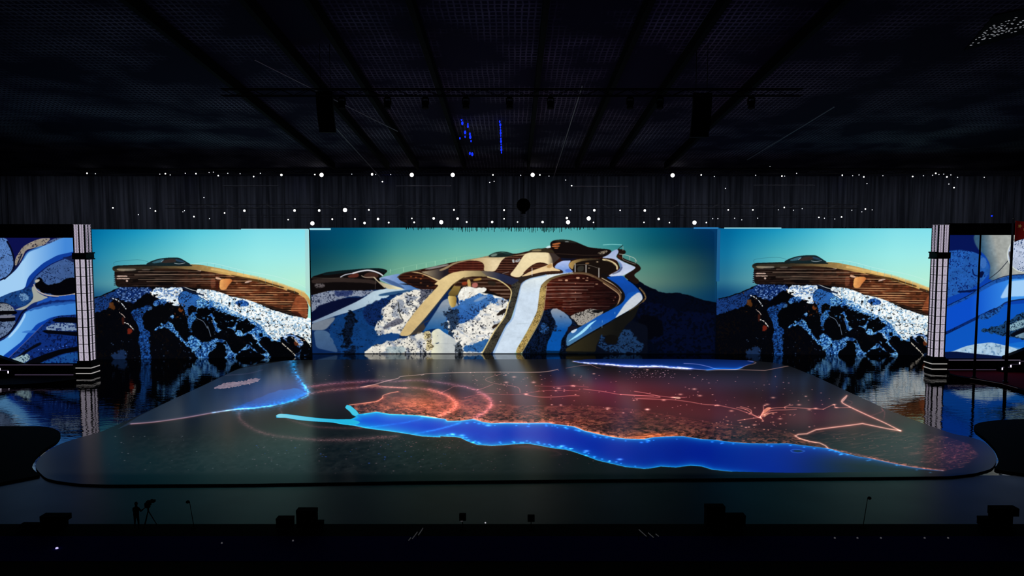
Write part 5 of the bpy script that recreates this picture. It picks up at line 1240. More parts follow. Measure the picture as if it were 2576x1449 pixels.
nt.links.new(tc.outputs['Object'], n1_.inputs['Vector']); nt.links.new(n1_.outputs['Fac'], rg.inputs['Value']); nt.links.new(rg.outputs['Result'], bs.inputs['Roughness'])
bs.inputs['Base Color'].default_value = (0.0015, 0.002, 0.003, 1); bs.inputs['Specular IOR Level'].default_value = 0.16; bs.inputs['Specular Tint'].default_value = (0.6, 0.8, 1.0, 1)
struct(MB().span((-150, YF - 1, -0.2), (150, YA, 0.0)).build('floor_apron', am))
struct(MB().span((-150, -30, -0.3), (150, YF, ZF)).build('floor_front', FLOOR_M))
YC = ground(1288, 1350, ZF)[1]; YD = ground(1288, 1412, ZF)[1]
struct(MB().span((-60, YD, ZF), (60, YC, ZF + 0.03)).build('floor_carpet', CARPET_V))

cm, nt, bs = new_mat('pleated charcoal drape')
tc = nt.nodes.new('ShaderNodeTexCoord'); mp = nt.nodes.new('ShaderNodeMapping'); mp.inputs['Scale'].default_value = (1.2, 1, 0.05)
n1_ = nt.nodes.new('ShaderNodeTexNoise'); n1_.inputs['Scale'].default_value = 1.4; n1_.inputs['Detail'].default_value = 5
rp = nt.nodes.new('ShaderNodeValToRGB')
rp.color_ramp.elements[0].position = 0.35; rp.color_ramp.elements[0].color = (0.03, 0.032, 0.04, 1)
rp.color_ramp.elements[1].position = 0.7; rp.color_ramp.elements[1].color = (0.10, 0.105, 0.13, 1)
nt.links.new(tc.outputs['Object'], mp.inputs['Vector']); nt.links.new(mp.outputs['Vector'], n1_.inputs['Vector'])
nt.links.new(n1_.outputs['Fac'], rp.inputs['Fac']); nt.links.new(rp.outputs['Color'], bs.inputs['Base Color'])
bs.inputs['Roughness'].default_value = 0.95; bs.inputs['Specular IOR Level'].default_value = 0.05
DRAPE = cm
YB = 141.0
b = MB()
N = 720
vs, fs = [], []
for i in range(N + 1):
    x = -150 + 300.0 * i / N
    y = YB + 0.22 * math.sin(i * 1.9) + 0.1 * math.sin(i * 0.7)
    vs += [(x, y, 0.0), (x, y, 33.0)]
for i in range(N):
    fs.append((2 * i, 2 * i + 2, 2 * i + 3, 2 * i + 1))
b.poly(vs, fs)
struct(b.build('wall_back', DRAPE))
# sloping roof lining with a square weave
rm, nt, bs = new_mat('dark woven roof lining')
tc = nt.nodes.new('ShaderNodeTexCoord')
def lines(axis, scale):
    w = nt.nodes.new('ShaderNodeTexWave'); w.wave_type = 'BANDS'; w.bands_direction = axis; w.wave_profile = 'SIN'
    w.inputs['Scale'].default_value = scale; w.inputs['Distortion'].default_value = 1.6; w.inputs['Detail'].default_value = 2
    nt.links.new(tc.outputs['Object'], w.inputs['Vector'])
    r = nt.nodes.new('ShaderNodeMapRange'); r.inputs['From Min'].default_value = 0.72; r.inputs['From Max'].default_value = 0.98
    nt.links.new(w.outputs['Fac'], r.inputs['Value'])
    return r.outputs['Result']
ax_, ay_ = lines('X', 0.55), lines('Y', 0.4)
mxx = nt.nodes.new('ShaderNodeMath'); mxx.operation = 'MAXIMUM'
nt.links.new(ax_, mxx.inputs[0]); nt.links.new(ay_, mxx.inputs[1])
pn = nt.nodes.new('ShaderNodeTexNoise'); pn.inputs['Scale'].default_value = 0.12; pn.inputs['Detail'].default_value = 4
nt.links.new(tc.outputs['Object'], pn.inputs['Vector'])
pr_ = nt.nodes.new('ShaderNodeMapRange'); pr_.inputs['From Min'].default_value = 0.42; pr_.inputs['From Max'].default_value = 0.68
nt.links.new(pn.outputs['Fac'], pr_.inputs['Value'])
ml = nt.nodes.new('ShaderNodeMath'); ml.operation = 'MULTIPLY'
nt.links.new(mxx.outputs['Value'], ml.inputs[0]); nt.links.new(pr_.outputs['Result'], ml.inputs[1])
mc = nt.nodes.new('ShaderNodeMix'); mc.data_type = 'RGBA'
mc.inputs['A'].default_value = (0.020, 0.020, 0.044, 1); mc.inputs['B'].default_value = (0.26, 0.27, 0.32, 1)
nt.links.new(ml.outputs['Value'], mc.inputs['Factor']); nt.links.new(mc.outputs['Result'], bs.inputs['Base Color'])
bs.inputs['Roughness'].default_value = 0.9; bs.inputs['Specular IOR Level'].default_value = 0.05
def roof_z(y):
    return 31.0 + (YB - y) * 0.105
struct(MB().poly([(-150, YB + 1, roof_z(YB + 1)), (150, YB + 1, roof_z(YB + 1)), (150, -30, roof_z(-30)), (-150, -30, roof_z(-30))], [(0, 1, 2, 3)]).build('ceiling', rm))
def on_roof(u, v, drop=0.0):
    d = ray(u, v)
    t = (31.0 + YB * 0.105 - drop - CAM[2]) / (d[2] + 0.105 * d[1])
    return CAM + d * t
for (u, v) in ((380, 40), (640, 20), (820, 60), (1040, 20), (1370, 40), (1620, 30), (1800, 30), (2070, 40)):
    p = on_roof(u, v, 0.6)
    b = MB()
    b.bar((p[0], 2, roof_z(2) - 0.7), (p[0], 128, roof_z(128) - 0.7), 0.5, 1.1)
    struct(b.build('ceiling_beam', BLACK))
struct(MB().span((-151, -30, 0), (-150, YB + 1, 50)).build('wall_left', DRAPE))
struct(MB().span((150, -30, 0), (151, YB + 1, 50)).build('wall_right', DRAPE))

# ---------------------------------------------------------------- lit pillars
PANEL = mat('lit lilac panel', (0.3, 0.28, 0.34), 0.5, vary=0.2, scale=1.5, emit=lin(184, 177, 192), es=0.95)
LATT = mat('violet grey lattice bar', (0.05, 0.045, 0.06), 0.6)
LATT2 = mat('pale violet brace', (0.2, 0.18, 0.22), 0.6, emit=lin(138, 128, 146), es=1.0)
def pillar(px, vwater, inner, label):
    """px: image column of the front corner nearest the stage, inner: +1 when the stage lies to its right"""
    c = ground(px, vwater); w = 1.52
    xc = c[0] - inner * w / 2
    t = thing('light_pillar', label, 'pillar', (xc, c[1] + w / 2, 0), 'lit pillars flanking the stage')
    L = Vector(t.location); y0_ = c[1]
    Hh = 21.4; zb = 2.2; b0, b1 = 16.55, 17.45
    MB().span((xc - w / 2, y0_, zb), (xc + w / 2, y0_ + w, Hh)).build('shaft', PANEL, t, L)
    la = MB(); lb = MB()
    e = 0.03
    for face in ('front', 'in', 'out'):
        def pt(s_, z):                                              # s_ 0..1 across the face
            if face == 'front':
                return (xc - w / 2 + s_ * w, y0_ - e, z)
            sx = inner if face == 'in' else -inner
            return (xc + sx * (w / 2 + e), y0_ + s_ * w, z)
        for s_ in (0, 0.5, 1):
            la.bar(pt(s_, zb), pt(s_, Hh), 0.15)
        nlo = 12
        for k in range(nlo + 1):
            z = zb + (b0 - zb) * k / nlo
            la.bar(pt(0, z), pt(1, z), 0.07)
            if k < nlo:
                z2 = zb + (b0 - zb) * (k + 1) / nlo
                for s0 in (0, 0.5):
                    lb.bar(pt(s0, z), pt(s0 + 0.5, z2), 0.03); lb.bar(pt(s0 + 0.5, z), pt(s0, z2), 0.03)
                    lb.bar(pt(s0 + 0.25, z), pt(s0 + 0.25, z2), 0.025)
        nup = 10
        for k in range(nup):
            z = b1 + (Hh - b1) * k / nup; z2 = b1 + (Hh - b1) * (k + 1) / nup
            for s0 in (0, 0.5):
                lb.bar(pt(s0, z), pt(s0 + 0.5, z2), 0.06); lb.bar(pt(s0 + 0.5, z), pt(s0, z2), 0.06)
                lb.bar(pt(s0, z), pt(s0 + 0.5, z), 0.05)
            la.bar(pt(0.25, z), pt(0.25, z2), 0.05); la.bar(pt(0.75, z), pt(0.75, z2), 0.05)
    la.build('frame_bars', LATT, t, L); lb.build('cross_braces', LATT2, t, L)
    b = MB()
    b.span((xc - w / 2 - 0.22, y0_ - 0.25, b0), (xc + w / 2 + 0.22, y0_ + w + 0.25, b1))
    b.span((xc + inner * (w / 2 + 0.2), y0_ - 0.2, b0 - 0.06), (xc + inner * (w / 2 + 0.5), y0_ + w, b0 + 0.12))
    b.span((xc + inner * (w / 2 + 0.2), y0_ - 0.2, b1 - 0.12), (xc + inner * (w / 2 + 0.5), y0_ + w, b1 + 0.06))
    b.build('collar', HOUSING, t, L)
    b = MB()
    g = 0.3
    for z0_, z1_, gg in ((0, 0.35, g), (0.35, 1.1, g - 0.06), (1.1, 1.9, g), (1.9, zb, g - 0.12)):
        b.span((xc - w / 2 - gg, y0_ - gg, z0_), (xc + w / 2 + gg, y0_ + w + gg, z1_))
    base = b.build('base', HOUSING, t, L)
    for z in (0.42, 1.2):
        s = MB()
        q = g + 0.02
        s.span((xc - w / 2 - q, y0_ - q - 0.05, z), (xc + w / 2 + q, y0_ - q + 0.01, z + 0.13))
        s.span((xc + inner * (w / 2 + q), y0_ - q, z), (xc + inner * (w / 2 + q + 0.05), y0_ + w + q, z + 0.13))
        s.build('light_strip', TRIM_LIGHT, base, L)
    return t
pillar(227.5, 947.0, 1, 'tall lilac lit lattice pillar to the left of the stage')
pillar(2346.5, 936.0, -1, 'tall lilac lit lattice pillar to the right of the stage')

# ---------------------------------------------------------------- side platforms, stairs and parapets
def side_platform(side, Yp, vtop, vstrip, u_in, label):
    s = -1 if side == 'l' else 1
    zt = zat(vtop, Yp); zs = zat(vstrip, Yp)
    xin = u_in; xout = s * 92.0
    t = thing('side_platform', label, 'platform', ((xin + xout) / 2, Yp + 1.6, 0), 'raised platforms under the outer video walls')
    L = Vector(t.location)
    lo, hi = min(xin, xout), max(xin, xout)
    b = MB().span((lo, Yp, -0.02), (hi, Yp + 3.2, zt - 0.02))
    for k in range(18):                                             # uprights of the fascia
        x = xin + s * (0.6 + k * 1.3)
        b.span((x - 0.05, Yp - 0.05, 0.1), (x + 0.05, Yp, zt - 0.1))
    b.build('fascia', HOUSING, t, L)
    MB().span((lo, Yp - 0.10, zt - 0.12), (hi, Yp - 0.02, zt - 0.02)).build('edge_light', PURPLE_LIGHT if s < 0 else TRIM_DIM, t, L)
    MB().span((lo, Yp - 0.10, zs - 0.06), (hi, Yp - 0.02, zs + 0.03)).build('edge_light', PURPLE_LIGHT, t, L)
    return zt, zs
TRIM_DIM = mat('soft violet white edge light', (0.1, 0.1, 0.1), 0.5, emit=lin(104, 94, 114), es=1.0)
ltop, lst = side_platform('l', PLY, 916.5, 942.5, ground(227.5, 947.0)[0] - 1.52 - 0.34, 'raised black platform under the outermost left video wall')
rtop, rst = side_platform('r', PRY, 904.5, 929.5, ground(2346.5, 936.0)[0] + 1.52 + 0.34, 'raised black platform under the outermost right video wall, above the red carpet')

_lx = ground(227.5, 947.0)[0] - 1.52 - 0.36
o = MB().prism([(-92, PLY - 0.13), (_lx, PLY - 0.13)] + gpts([(192, 953), (120, 962), (60, 966), (0, 968), (-160, 980)], 0.25), -0.02, 0.25).build('side_deck', BLACK)
tag(o, 'low black deck in front of the left raised platform', 'platform')
deck = thing('carpet_deck', 'low deck with dark red carpet in front of the right raised platform', 'platform', tuple(ground(2560, 965)))
dL = Vector(deck.location)
dk = [(2386, 940), (2405, 946), (2465, 956), (2520, 966), (2576, 982), (2640, 1002), (2760, 1030)]
_rx = ground(2346.5, 936.0)[0] + 1.52 + 0.4
MB().prism([(92, PRY - 0.13), (_rx, PRY - 0.13)] + gpts(dk, 0.3), -0.02, 0.3).build('deck_frame', BLACK, deck, dL)
dkc = [(2390, 939), (2408, 943.5), (2466, 953), (2520, 962.5), (2576, 978), (2640, 996), (2760, 1022)]
MB().prism([(92, PRY - 0.14), (_rx + 0.05, PRY - 0.14)] + gpts(dkc, 0.33), 0.3, 0.33).build('carpet', CARPET_R, deck, dL)
e = gpts([(2440, 951.5), (2466, 956), (2520, 965.5), (2560, 977)], 0.34)
b = MB()
for i in range(3):
    b.bar((e[i][0], e[i][1], 0.35), (e[i + 1][0], e[i + 1][1], 0.35), 0.06)
b.build('edge_trim', mat('dull bronze edge', (0.06, 0.05, 0.04), 0.4, emit=lin(40, 30, 28), es=1.0), deck, dL)

def stairs(s, Yp, zt, z0, bars, par, label, plabel):
    """a short flight rising away from the stage, step lights on its risers"""
    xs = [upright(u, v, Yp - 1.4)[0] for u, v in bars]; zs = [upright(u, v, Yp - 1.4)[2] for u, v in bars]
    t = thing('side_stairs', label, 'stairs', (xs[0], Yp - 0.8, z0), 'lit stairs beside the outer platforms')
    L = Vector(t.location)
    b = MB()
    for k in range(6):
        x = xs[0] + s * k * 1.15
        h = min(zs[0] + 0.1 + k * 0.36, zt)
        b.span((min(x, x + s * 1.15), Yp - 1.35, z0 + 0.01), (max(x, x + s * 1.15), Yp - 0.12, h))
    b.build('steps', HOUSING, t, L)
    for x, z in zip(xs, zs):
        MB().span((x - 0.07, Yp - 1.48, z - 0.17), (x + 0.07, Yp - 1.4, z + 0.17)).build('step_light', STEP_LIGHT, t, L)
    b = MB()
    for i in range(len(xs) - 1):
        b.bar((xs[i], Yp - 1.44, zs[i + 1] - 0.14), (xs[i + 1], Yp - 1.44, zs[i + 1] - 0.14), 0.05)
    b.build('tread_light', PURPLE_LIGHT, t, L)
    a, c = upright(par[0], par[1], Yp - 0.05), upright(par[2], par[3], Yp - 0.05)
    q = MB()
    q.poly([(a[0], Yp - 0.11, zt + 0.0), (c[0], Yp - 0.11, zt + 0.0), (c[0], Yp - 0.11, c[2]), (a[0], Yp - 0.11, a[2]),
            (a[0], Yp + 0.85, zt + 0.0), (c[0], Yp + 0.85, zt + 0.0), (c[0], Yp + 0.85, c[2]), (a[0], Yp + 0.85, a[2])],
           [(0, 1, 2, 3), (7, 6, 5, 4), (0, 4, 5, 1), (3, 2, 6, 7), (1, 5, 6, 2), (0, 3, 7, 4)])
    o = q.build('parapet', BLACK)
    tag(o, plabel, 'parapet', 'sloping black parapets')
stairs(1, PRY, rtop, 0.33, [(2521, 927.5), (2542.5, 921), (2564.5, 913.5), (2586, 906)], (2531, 898, 2640, 855), 'lit steps climbing beside the right raised platform, past the flagpoles', 'sloping black parapet in front of the outermost right video wall')
stairs(-1, PLY, ltop, 0.25, [(21, 936), (0, 929), (-22, 922)], (51, 916.5, -80, 872), 'lit steps climbing beside the left raised platform', 'sloping black parapet in front of the outermost left video wall')

# ---------------------------------------------------------------- flagpoles and flag
POLE = mat('black pole', (0.008, 0.009, 0.014), 0.4, spec=0.3)
def flagpole(ub, vb, ut, vt, r0, r1, label):
    g = ground(ub, vb, 0.34); top = upright(ut, vt, g[1])
    t = thing('flagpole', label, 'flagpole', (g[0], g[1], 0.34), 'flagpoles on the red carpet')
    L = Vector(t.location)
    MB().tube((g[0], g[1], 0.34), (g[0], g[1], top[2]), r0, r1, 12).build('pole', POLE, t, L, True)
    MB().tube((g[0], g[1], 0.34), (g[0], g[1], 0.56), r0 * 1.7, r0 * 1.4, 12).build('base', POLE, t, L)
    MB().ball((g[0], g[1], top[2] + 0.1), r1 * 1.25).build('finial', POLE, t, L, True)
    return g, top
flagpole(2450.5, 950, 2467, 565, 0.18, 0.10, 'thin black flagpole without a flag, nearer the right pillar')
fg, ft = flagpole(2529, 962, 2550, 552, 0.22, 0.14, 'black flagpole carrying the red flag at the right edge')
fm, nt, bs = new_mat('red flag cloth')
tc = nt.nodes.new('ShaderNodeTexCoord'); nn = nt.nodes.new('ShaderNodeTexNoise'); nn.inputs['Scale'].default_value = 1.2
rp = nt.nodes.new('ShaderNodeValToRGB'); rp.color_ramp.elements[0].color = (0.30, 0.0, 0.004, 1); rp.color_ramp.elements[1].color = (0.55, 0.01, 0.012, 1)
nt.links.new(tc.outputs['Object'], nn.inputs['Vector']); nt.links.new(nn.outputs['Fac'], rp.inputs['Fac']); nt.links.new(rp.outputs['Color'], bs.inputs['Base Color'])
bs.inputs['Roughness'].default_value = 0.9
tl = nt.nodes.new('ShaderNodeBsdfTranslucent'); nt.links.new(rp.outputs['Color'], tl.inputs['Color'])
mxs = nt.nodes.new('ShaderNodeMixShader'); mxs.inputs['Fac'].default_value = 0.6
nt.links.new(bs.outputs['BSDF'], mxs.inputs[1]); nt.links.new(tl.outputs['BSDF'], mxs.inputs[2]); nt.links.new(mxs.outputs['Shader'], nt.nodes['Material Output'].inputs['Surface'])
FLAG_R = fm
FLAG_G = mat('gold flag emblem', (0.62, 0.36, 0.10), 0.9)
flag = thing('flag', 'red flag with gold marks at the right edge, draped from its black pole', 'flag', (fg[0] + 0.2, fg[1], ft[2] - 2.6))
fL = Vector(flag.location)
def flag_pt(i, j):
    """i along the cloth 0..1, j down 0..1"""
    x = fg[0] + 0.27 + 3.4 * i
    top = ft[2] - 0.15 - 0.35 * i
    bot = ft[2] - 2.95 + 1.35 * i * (1 - 0.3 * i)
    return (x, fg[1] - 0.05 + 0.22 * math.sin(i * 7.0 + j * 1.4) * min(1, i * 3), top + (bot - top) * j)
vs, fs = [], []
NI, NJ = 24, 14
for i in range(NI + 1):
    for j in range(NJ + 1):
        vs.append(flag_pt(i / NI, j / NJ))
for i in range(NI):
    for j in range(NJ):
        k = i * (NJ + 1) + j
        fs.append((k, k + 1, k + NJ + 2, k + NJ + 1))
o = MB().poly(vs, fs).build('cloth', FLAG_R, flag, fL, True)
sd = o.modifiers.new('thickness', 'SOLIDIFY'); sd.thickness = 0.015
def flag_mark(ci, cj, ri, rj):
    vs = []
    for k in range(10):
        r = 1.0 if k % 2 == 0 else 0.42
        a = k * PI / 5 + 0.3
        p = flag_pt(ci + ri * r * math.sin(a), cj - rj * r * math.cos(a))
        vs.append((p[0], p[1] - 0.03, p[2]))
    c = flag_pt(ci, cj)
    vs.append((c[0], c[1] - 0.03, c[2]))
    MB().poly(vs, [(k, (k + 1) % 10, 10) for k in range(10)]).build('emblem', FLAG_G, flag, fL)
flag_mark(0.19, 0.26, 0.10, 0.13); flag_mark(0.37, 0.46, 0.07, 0.10)
for dz in (0.4, 2.7):
    MB().box((fg[0] + 0.26, fg[1], ft[2] - dz), (0.12, 0.1, 0.1)).build('toggle', STEEL, flag, fL)
# ---------------------------------------------------------------- overhead rig
LY = 132.0                                                            # depth of the rear lighting rig
def truss(name, a, b, size, mat_, label, cat='truss', bays=40, group=None):
    """box truss between two points at equal height: four chords with zig-zag webs"""
    a, b = Vector(a), Vector(b)
    t = thing(name, label, cat, tuple((a + b) / 2), group)
    L = Vector(t.location)
    d = (b - a).normalized(); u = Vector((0, 1, 0)); w = Vector((0, 0, 1)); h = size / 2
    c = MB(); z = MB()
    for su in (-1, 1):
        for sw in (-1, 1):
            off = u * (su * h) + w * (sw * h)
            c.tube(a + off, b + off, size * 0.08, n=6)
    for k in range(bays):
        p, q = a.lerp(b, k / bays), a.lerp(b, (k + 1) / bays)
        for su in (-1, 1):
            z.tube(p + u * (su * h) - w * h * (1 if k % 2 else -1), q + u * (su * h) + w * h * (1 if k % 2 else -1), size * 0.045, n=5)
        z.tube(p - u * h - w * h, p + u * h - w * h, size * 0.045, n=5)
    c.build('chords', mat_, t, L); z.build('web', mat_, t, L)
    return t
rowdefs = {
    'upper': (440.5, 'the upper lamp row'), 'second': (529.0, 'the second lamp row'), 'third': (551.0, 'the third lamp row'), 'lowest': (560.0, 'the lowest lamp row'), }
LZ = {k: zat(v[0], LY) for k, v in rowdefs.items()}
truss('hanging_truss', (-78, LY + 1.25, LZ['upper'] + 0.75), (78, LY + 1.25, LZ['upper'] + 0.75), 0.7, STEEL, 'long dark truss carrying the upper row of lamps', bays=90, group='rear lighting trusses')
truss('hanging_truss', (-62, LY + 1.25, LZ['second'] + 0.75), (62, LY + 1.25, LZ['second'] + 0.75), 0.7, STEEL, 'dark truss carrying the second lamp row', bays=70, group='rear lighting trusses')
truss('hanging_truss', (-50, LY + 1.35, LZ['third'] + 0.55), (58, LY + 1.35, LZ['third'] + 0.55), 0.4, STEEL, 'slender dark truss carrying the third and lowest lamp rows', bays=70, group='rear lighting trusses')
# one lamp of each size, then copies
def make_lamp(r, lens):
    t = bpy.data.objects.new('spotlight', None); COL.objects.link(t)
    hs = MB().tube((0, 0.0, 0), (0, 0.55, 0.0), r * 1.15, r * 0.9, 12).build('housing', HOUSING, t)
    MB().tube((0, -0.03, 0), (0, 0.0, 0), r, r, 14).build('lens', lens, hs)
    b = MB()
    b.bar((-r * 1.3, 0.3, 0), (-r * 1.3, 0.3, r * 1.4), 0.05); b.bar((r * 1.3, 0.3, 0), (r * 1.3, 0.3, r * 1.4), 0.05); b.bar((-r * 1.3, 0.3, r * 1.4), (r * 1.3, 0.3, r * 1.4), 0.05)
    b.tube((0, 0.3, r * 1.4), (0, 0.5, r * 1.4 + 0.08), 0.05, n=6)
    b.build('yoke', STEEL, t)
    return t
protos = {'L': make_lamp(0.34, LENS), 'M': make_lamp(0.19, LENS), 'm': make_lamp(0.135, LENS_M), 's': make_lamp(0.10, LENS_M)}
lamps = {
    'upper': [(708, 440, 'M'), (809, 440, 'L'), (936, 438.5, 'M'), (1036, 440, 'L'), (1139, 440, 'L'), (1340, 440, 'L'), (1692, 441, 'L')],
    'second': [(615, 530, 'M'), (741, 529.5, 'M'), (803, 529.5, 'M'), (868, 528.5, 'L'), (928, 528, 'm'), (1142, 528, 'm'), (1268, 528.5, 'm'), (1435, 528, 's'), (1495, 529, 'M'), (1560, 529, 's'), (1622, 529.5, 'M')],
    'third': [(725, 552.5, 's'), (836, 551.5, 'm'), (893, 551, 'm'), (951, 551, 'M'), (1036, 549.5, 's'), (1091, 549.5, 'M'), (1151, 550, 'M'), (1268, 550.5, 's'), (1426, 548.5, 'M'), (1481, 549.5, 'L'), (1657, 551, 'M')],
    'lowest': [(786, 562, 'L'), (917, 561, 'M'), (978, 560, 'm'), (1042, 559.5, 'm'), (1110, 559, 'L'), (1174, 558.5, 'm'), (1238, 558.5, 'M'), (1302, 558.5, 's'), (1365, 558.5, 'M'), (1429, 559, 'L'), (1493, 559.5, 's'), (1620, 559.5, 's'), (1684, 560, 's'), (1747, 560, 'L')], }
ORD = ['first', 'second', 'third', 'fourth', 'fifth', 'sixth', 'seventh', 'eighth', 'ninth', 'tenth', 'eleventh', 'twelfth', 'thirteenth', 'fourteenth']
SIZE = {'L': 'brilliant large', 'M': 'bright', 'm': 'small bright', 's': 'tiny bright'}
used = set()
for row, items in lamps.items():
    for i, (u, v, k) in enumerate(items):
        p = upright(u, v, LY)
        o = protos[k] if k not in used else copy_tree(protos[k])
        used.add(k)
        o.location = (p[0], LY, p[2])
        tag(o, '%s white spotlight, %s of %d from the left in %s' % (SIZE[k], ORD[i], len(items), rowdefs[row][1]), 'spotlight', 'white spotlights above the video walls')
# pin-prick lamps further along the same rows
def tiny(name, u, v, Y, r, m, label, group):
    p = upright(u, v, Y)
    o = MB().ball((0, 0, 0), r, 8).build(name, m)
    MB().tube((0, 0.05, r), (0, 0.05, r + 0.25), 0.02, n=5).build('stem', STEEL, o)
    o.location = (p[0], Y, p[2])
    return tag(o, label, 'lamp', group)
tl_ = [(219, 436), (240, 437), (402, 438), (416, 437), (428, 440), (466, 436), (493, 437), (526, 434), (537, 433), (549, 442), (573, 436), (604, 437), (638, 444), (655, 436)]
tc_ = [(792, 439), (885, 438), (945, 439), (983, 439), (1240, 440), (1310, 441), (1358, 440), (1381, 443), (1232, 459), (1243, 456), (1423, 453), (1438, 467), (962, 457)]
tr_ = [(1764, 440), (1797, 444), (1901, 441), (1967, 443), (1974, 443), (2004, 436), (2119, 441), (2145, 442), (2161, 440), (2173, 445), (2221, 442), (2296, 444), (2323, 442), (2346, 441), (2354, 436), (2362, 439), (2374, 438), (2382, 445), (2392, 440), (2409, 446), (2476, 446), (1825, 474), (2181, 462), (2387, 463), (2400, 472), (1876, 391), (1937, 418)]
bl_ = [(284, 523), (348, 540), (378, 524), (464, 530), (488, 545), (527, 550), (391, 531), (565, 536), (460, 533), (513, 497)]
br_ = [(1832, 528), (1894, 528), (1958, 528), (1973, 522), (1996, 529), (2018, 525), (2143, 529), (2177, 526), (2168, 533), (2194, 528), (1777, 560), (1793, 550), (1806, 550), (1848, 549), (1866, 553), (1906, 549), (2074, 549), (2100, 551), (2117, 546), (2060, 547)]
for lst, where in ((tl_, 'at the upper row\'s left end'), (tc_, 'between the upper row\'s large lamps'), (tr_, 'at the upper row\'s right end'), (bl_, 'above the left video wall and pillar'), (br_, 'above the right video wall')):
    order = sorted(lst)
    for i, (u, v) in enumerate(order):
        n_ = i + 1
        suf = 'th' if 10 <= n_ % 100 <= 20 else {1: 'st', 2: 'nd', 3: 'rd'}.get(n_ % 10, 'th')
        tiny('hanging_pin_light', u, v, LY - 0.5, 0.085 if (i * 7) % 3 else 0.12, LENS_S if (i * 5) % 3 else LENS_M, 'pin-prick white lamp, %d%s of %d from the left %s' % (n_, suf, len(order), where), 'pin-prick lamps along the rig')
# pale pipes catching the light under the upper truss
for n_, (u0, u1, v) in enumerate(((560, 700, 468), (996, 1135, 468), (1440, 1580, 469), (1896, 2050, 466))):
    a, b = upright(u0, v, LY - 2), upright(u1, v, LY - 2)
    o = MB().tube((a[0], LY - 2, a[2]), (b[0], LY - 2, b[2]), 0.07, n=8).build('hanging_pipe', PIPE, None, (a[0], LY - 2, a[2]))
    tag(o, 'pale horizontal pipe under the upper lamp row, %s of four from the left' % ORD[n_], 'pipe', 'pale pipes under the upper lamp row')
# sloping cables under the roof
for n_, (u0, v0, u1, v1, lab) in enumerate(((845, 322, 985, 478, 'thin pale roof cable slanting down from the left speaker'), (1465, 215, 1382, 480, 'thin pale roof cable right of the blue lamps'), (2100, 268, 1880, 402, 'thin pale roof cable at the right, slanting towards the largest upper lamp'), (640, 150, 1000, 330, 'faint roof cable left of the left speaker'))):
    a, b = on_roof(u0, v0, 1.6), on_roof(u1, v1, 1.6)
    o = MB().tube(a, b, 0.07, n=6).build('hanging_cable', PIPE, None, tuple(a))
    tag(o, lab, 'cable', 'cables under the roof')
# front truss with dark moving heads
FY = 70.0
ftz = zat(233, FY)
truss('hanging_truss', (-27, FY, ftz), (27, FY, ftz), 0.6, BLACK, 'black truss across the middle of the roof, hung with unlit lamps', bays=40)
def make_head():
    t = bpy.data.objects.new('hanging_lamp', None); COL.objects.link(t)
    MB().box((0, 0, -0.12), (0.5, 0.4, 0.24)).build('base', BLACK, t)
    b = MB().box((-0.3, 0, -0.45), (0.08, 0.3, 0.6)).box((0.3, 0, -0.45), (0.08, 0.3, 0.6)); b.build('yoke', BLACK, t)
    MB().tube((0, 0, -0.4), (0, -0.1, -1.1), 0.24, 0.32, 12).build('head', BLACK, t)
    return t
hp = make_head()
for n_, u in enumerate((860, 975, 1070, 1172, 1282, 1385, 1585, 1660, 1890)):
    p = upright(u, 245, FY)
    o = hp if n_ == 0 else copy_tree(hp)
    o.location = (p[0], FY, ftz - 0.37)
    tag(o, 'unlit black moving lamp under the middle roof truss, %s of nine from the left' % ORD[n_], 'lamp', 'unlit lamps on the middle roof truss')
# hanging loudspeaker columns
def speaker(u0, u1, v0, v1, label):
    Y = 72.0
    a, b = upright(u0, v0, Y), upright(u1, v1, Y)
    xc, w = (a[0] + b[0]) / 2, abs(b[0] - a[0])
    t = thing('hanging_speaker', label, 'loudspeaker', (xc, Y, b[2]), 'hanging loudspeaker columns')
    L = Vector(t.location)
    n = 8; h = (a[2] - b[2]) / n
    for k in range(n):
        z = a[2] - (k + 0.5) * h
        y = Y - 0.5 + 0.02 * k * k
        MB().poly([(xc - w / 2, y - 0.1, z + h * .48), (xc + w / 2, y - 0.1, z + h * .48), (xc + w / 2, y, z - h * .48), (xc - w / 2, y, z - h * .48),
                   (xc - w * .42, y + 0.9, z + h * .42), (xc + w * .42, y + 0.9, z + h * .42), (xc + w * .42, y + 0.9, z - h * .42), (xc - w * .42, y + 0.9, z - h * .42)],
                  [(3, 2, 1, 0), (4, 5, 6, 7), (0, 1, 5, 4), (2, 3, 7, 6), (1, 2, 6, 5), (3, 0, 4, 7)]).build('cabinet', BLACK, t, L)
    MB().tube((xc - w * .3, Y, a[2]), (xc - w * .3, Y, roof_z(Y) - 0.1), 0.03, n=6).tube((xc + w * .3, Y, a[2]), (xc + w * .3, Y, roof_z(Y) - 0.1), 0.03, n=6).build('cable', STEEL, t, L)
speaker(798, 841, 232, 331, 'black loudspeaker column hanging left of the blue lamps')
speaker(1741, 1786, 236, 343, 'black loudspeaker column hanging right of the blue lamps')
# dark ball lamp above the middle wall
p = upright(1317, 516, 128)
t = thing('hanging_ball_lamp', 'dark round fixture hanging above the middle video wall', 'lamp', (p[0], 128, p[2]))
MB().ball((0, 0, 0), 1.2, 16).build('globe', BLACK, t, None, True)
MB().tube((0, 0, 1.1), (0, 0, roof_z(128) - p[2]), 0.05, n=6).build('cable', STEEL, t)
MB().box((0, 0, -1.35), (0.7, 0.7, 0.35)).build('cap', BLACK, t)
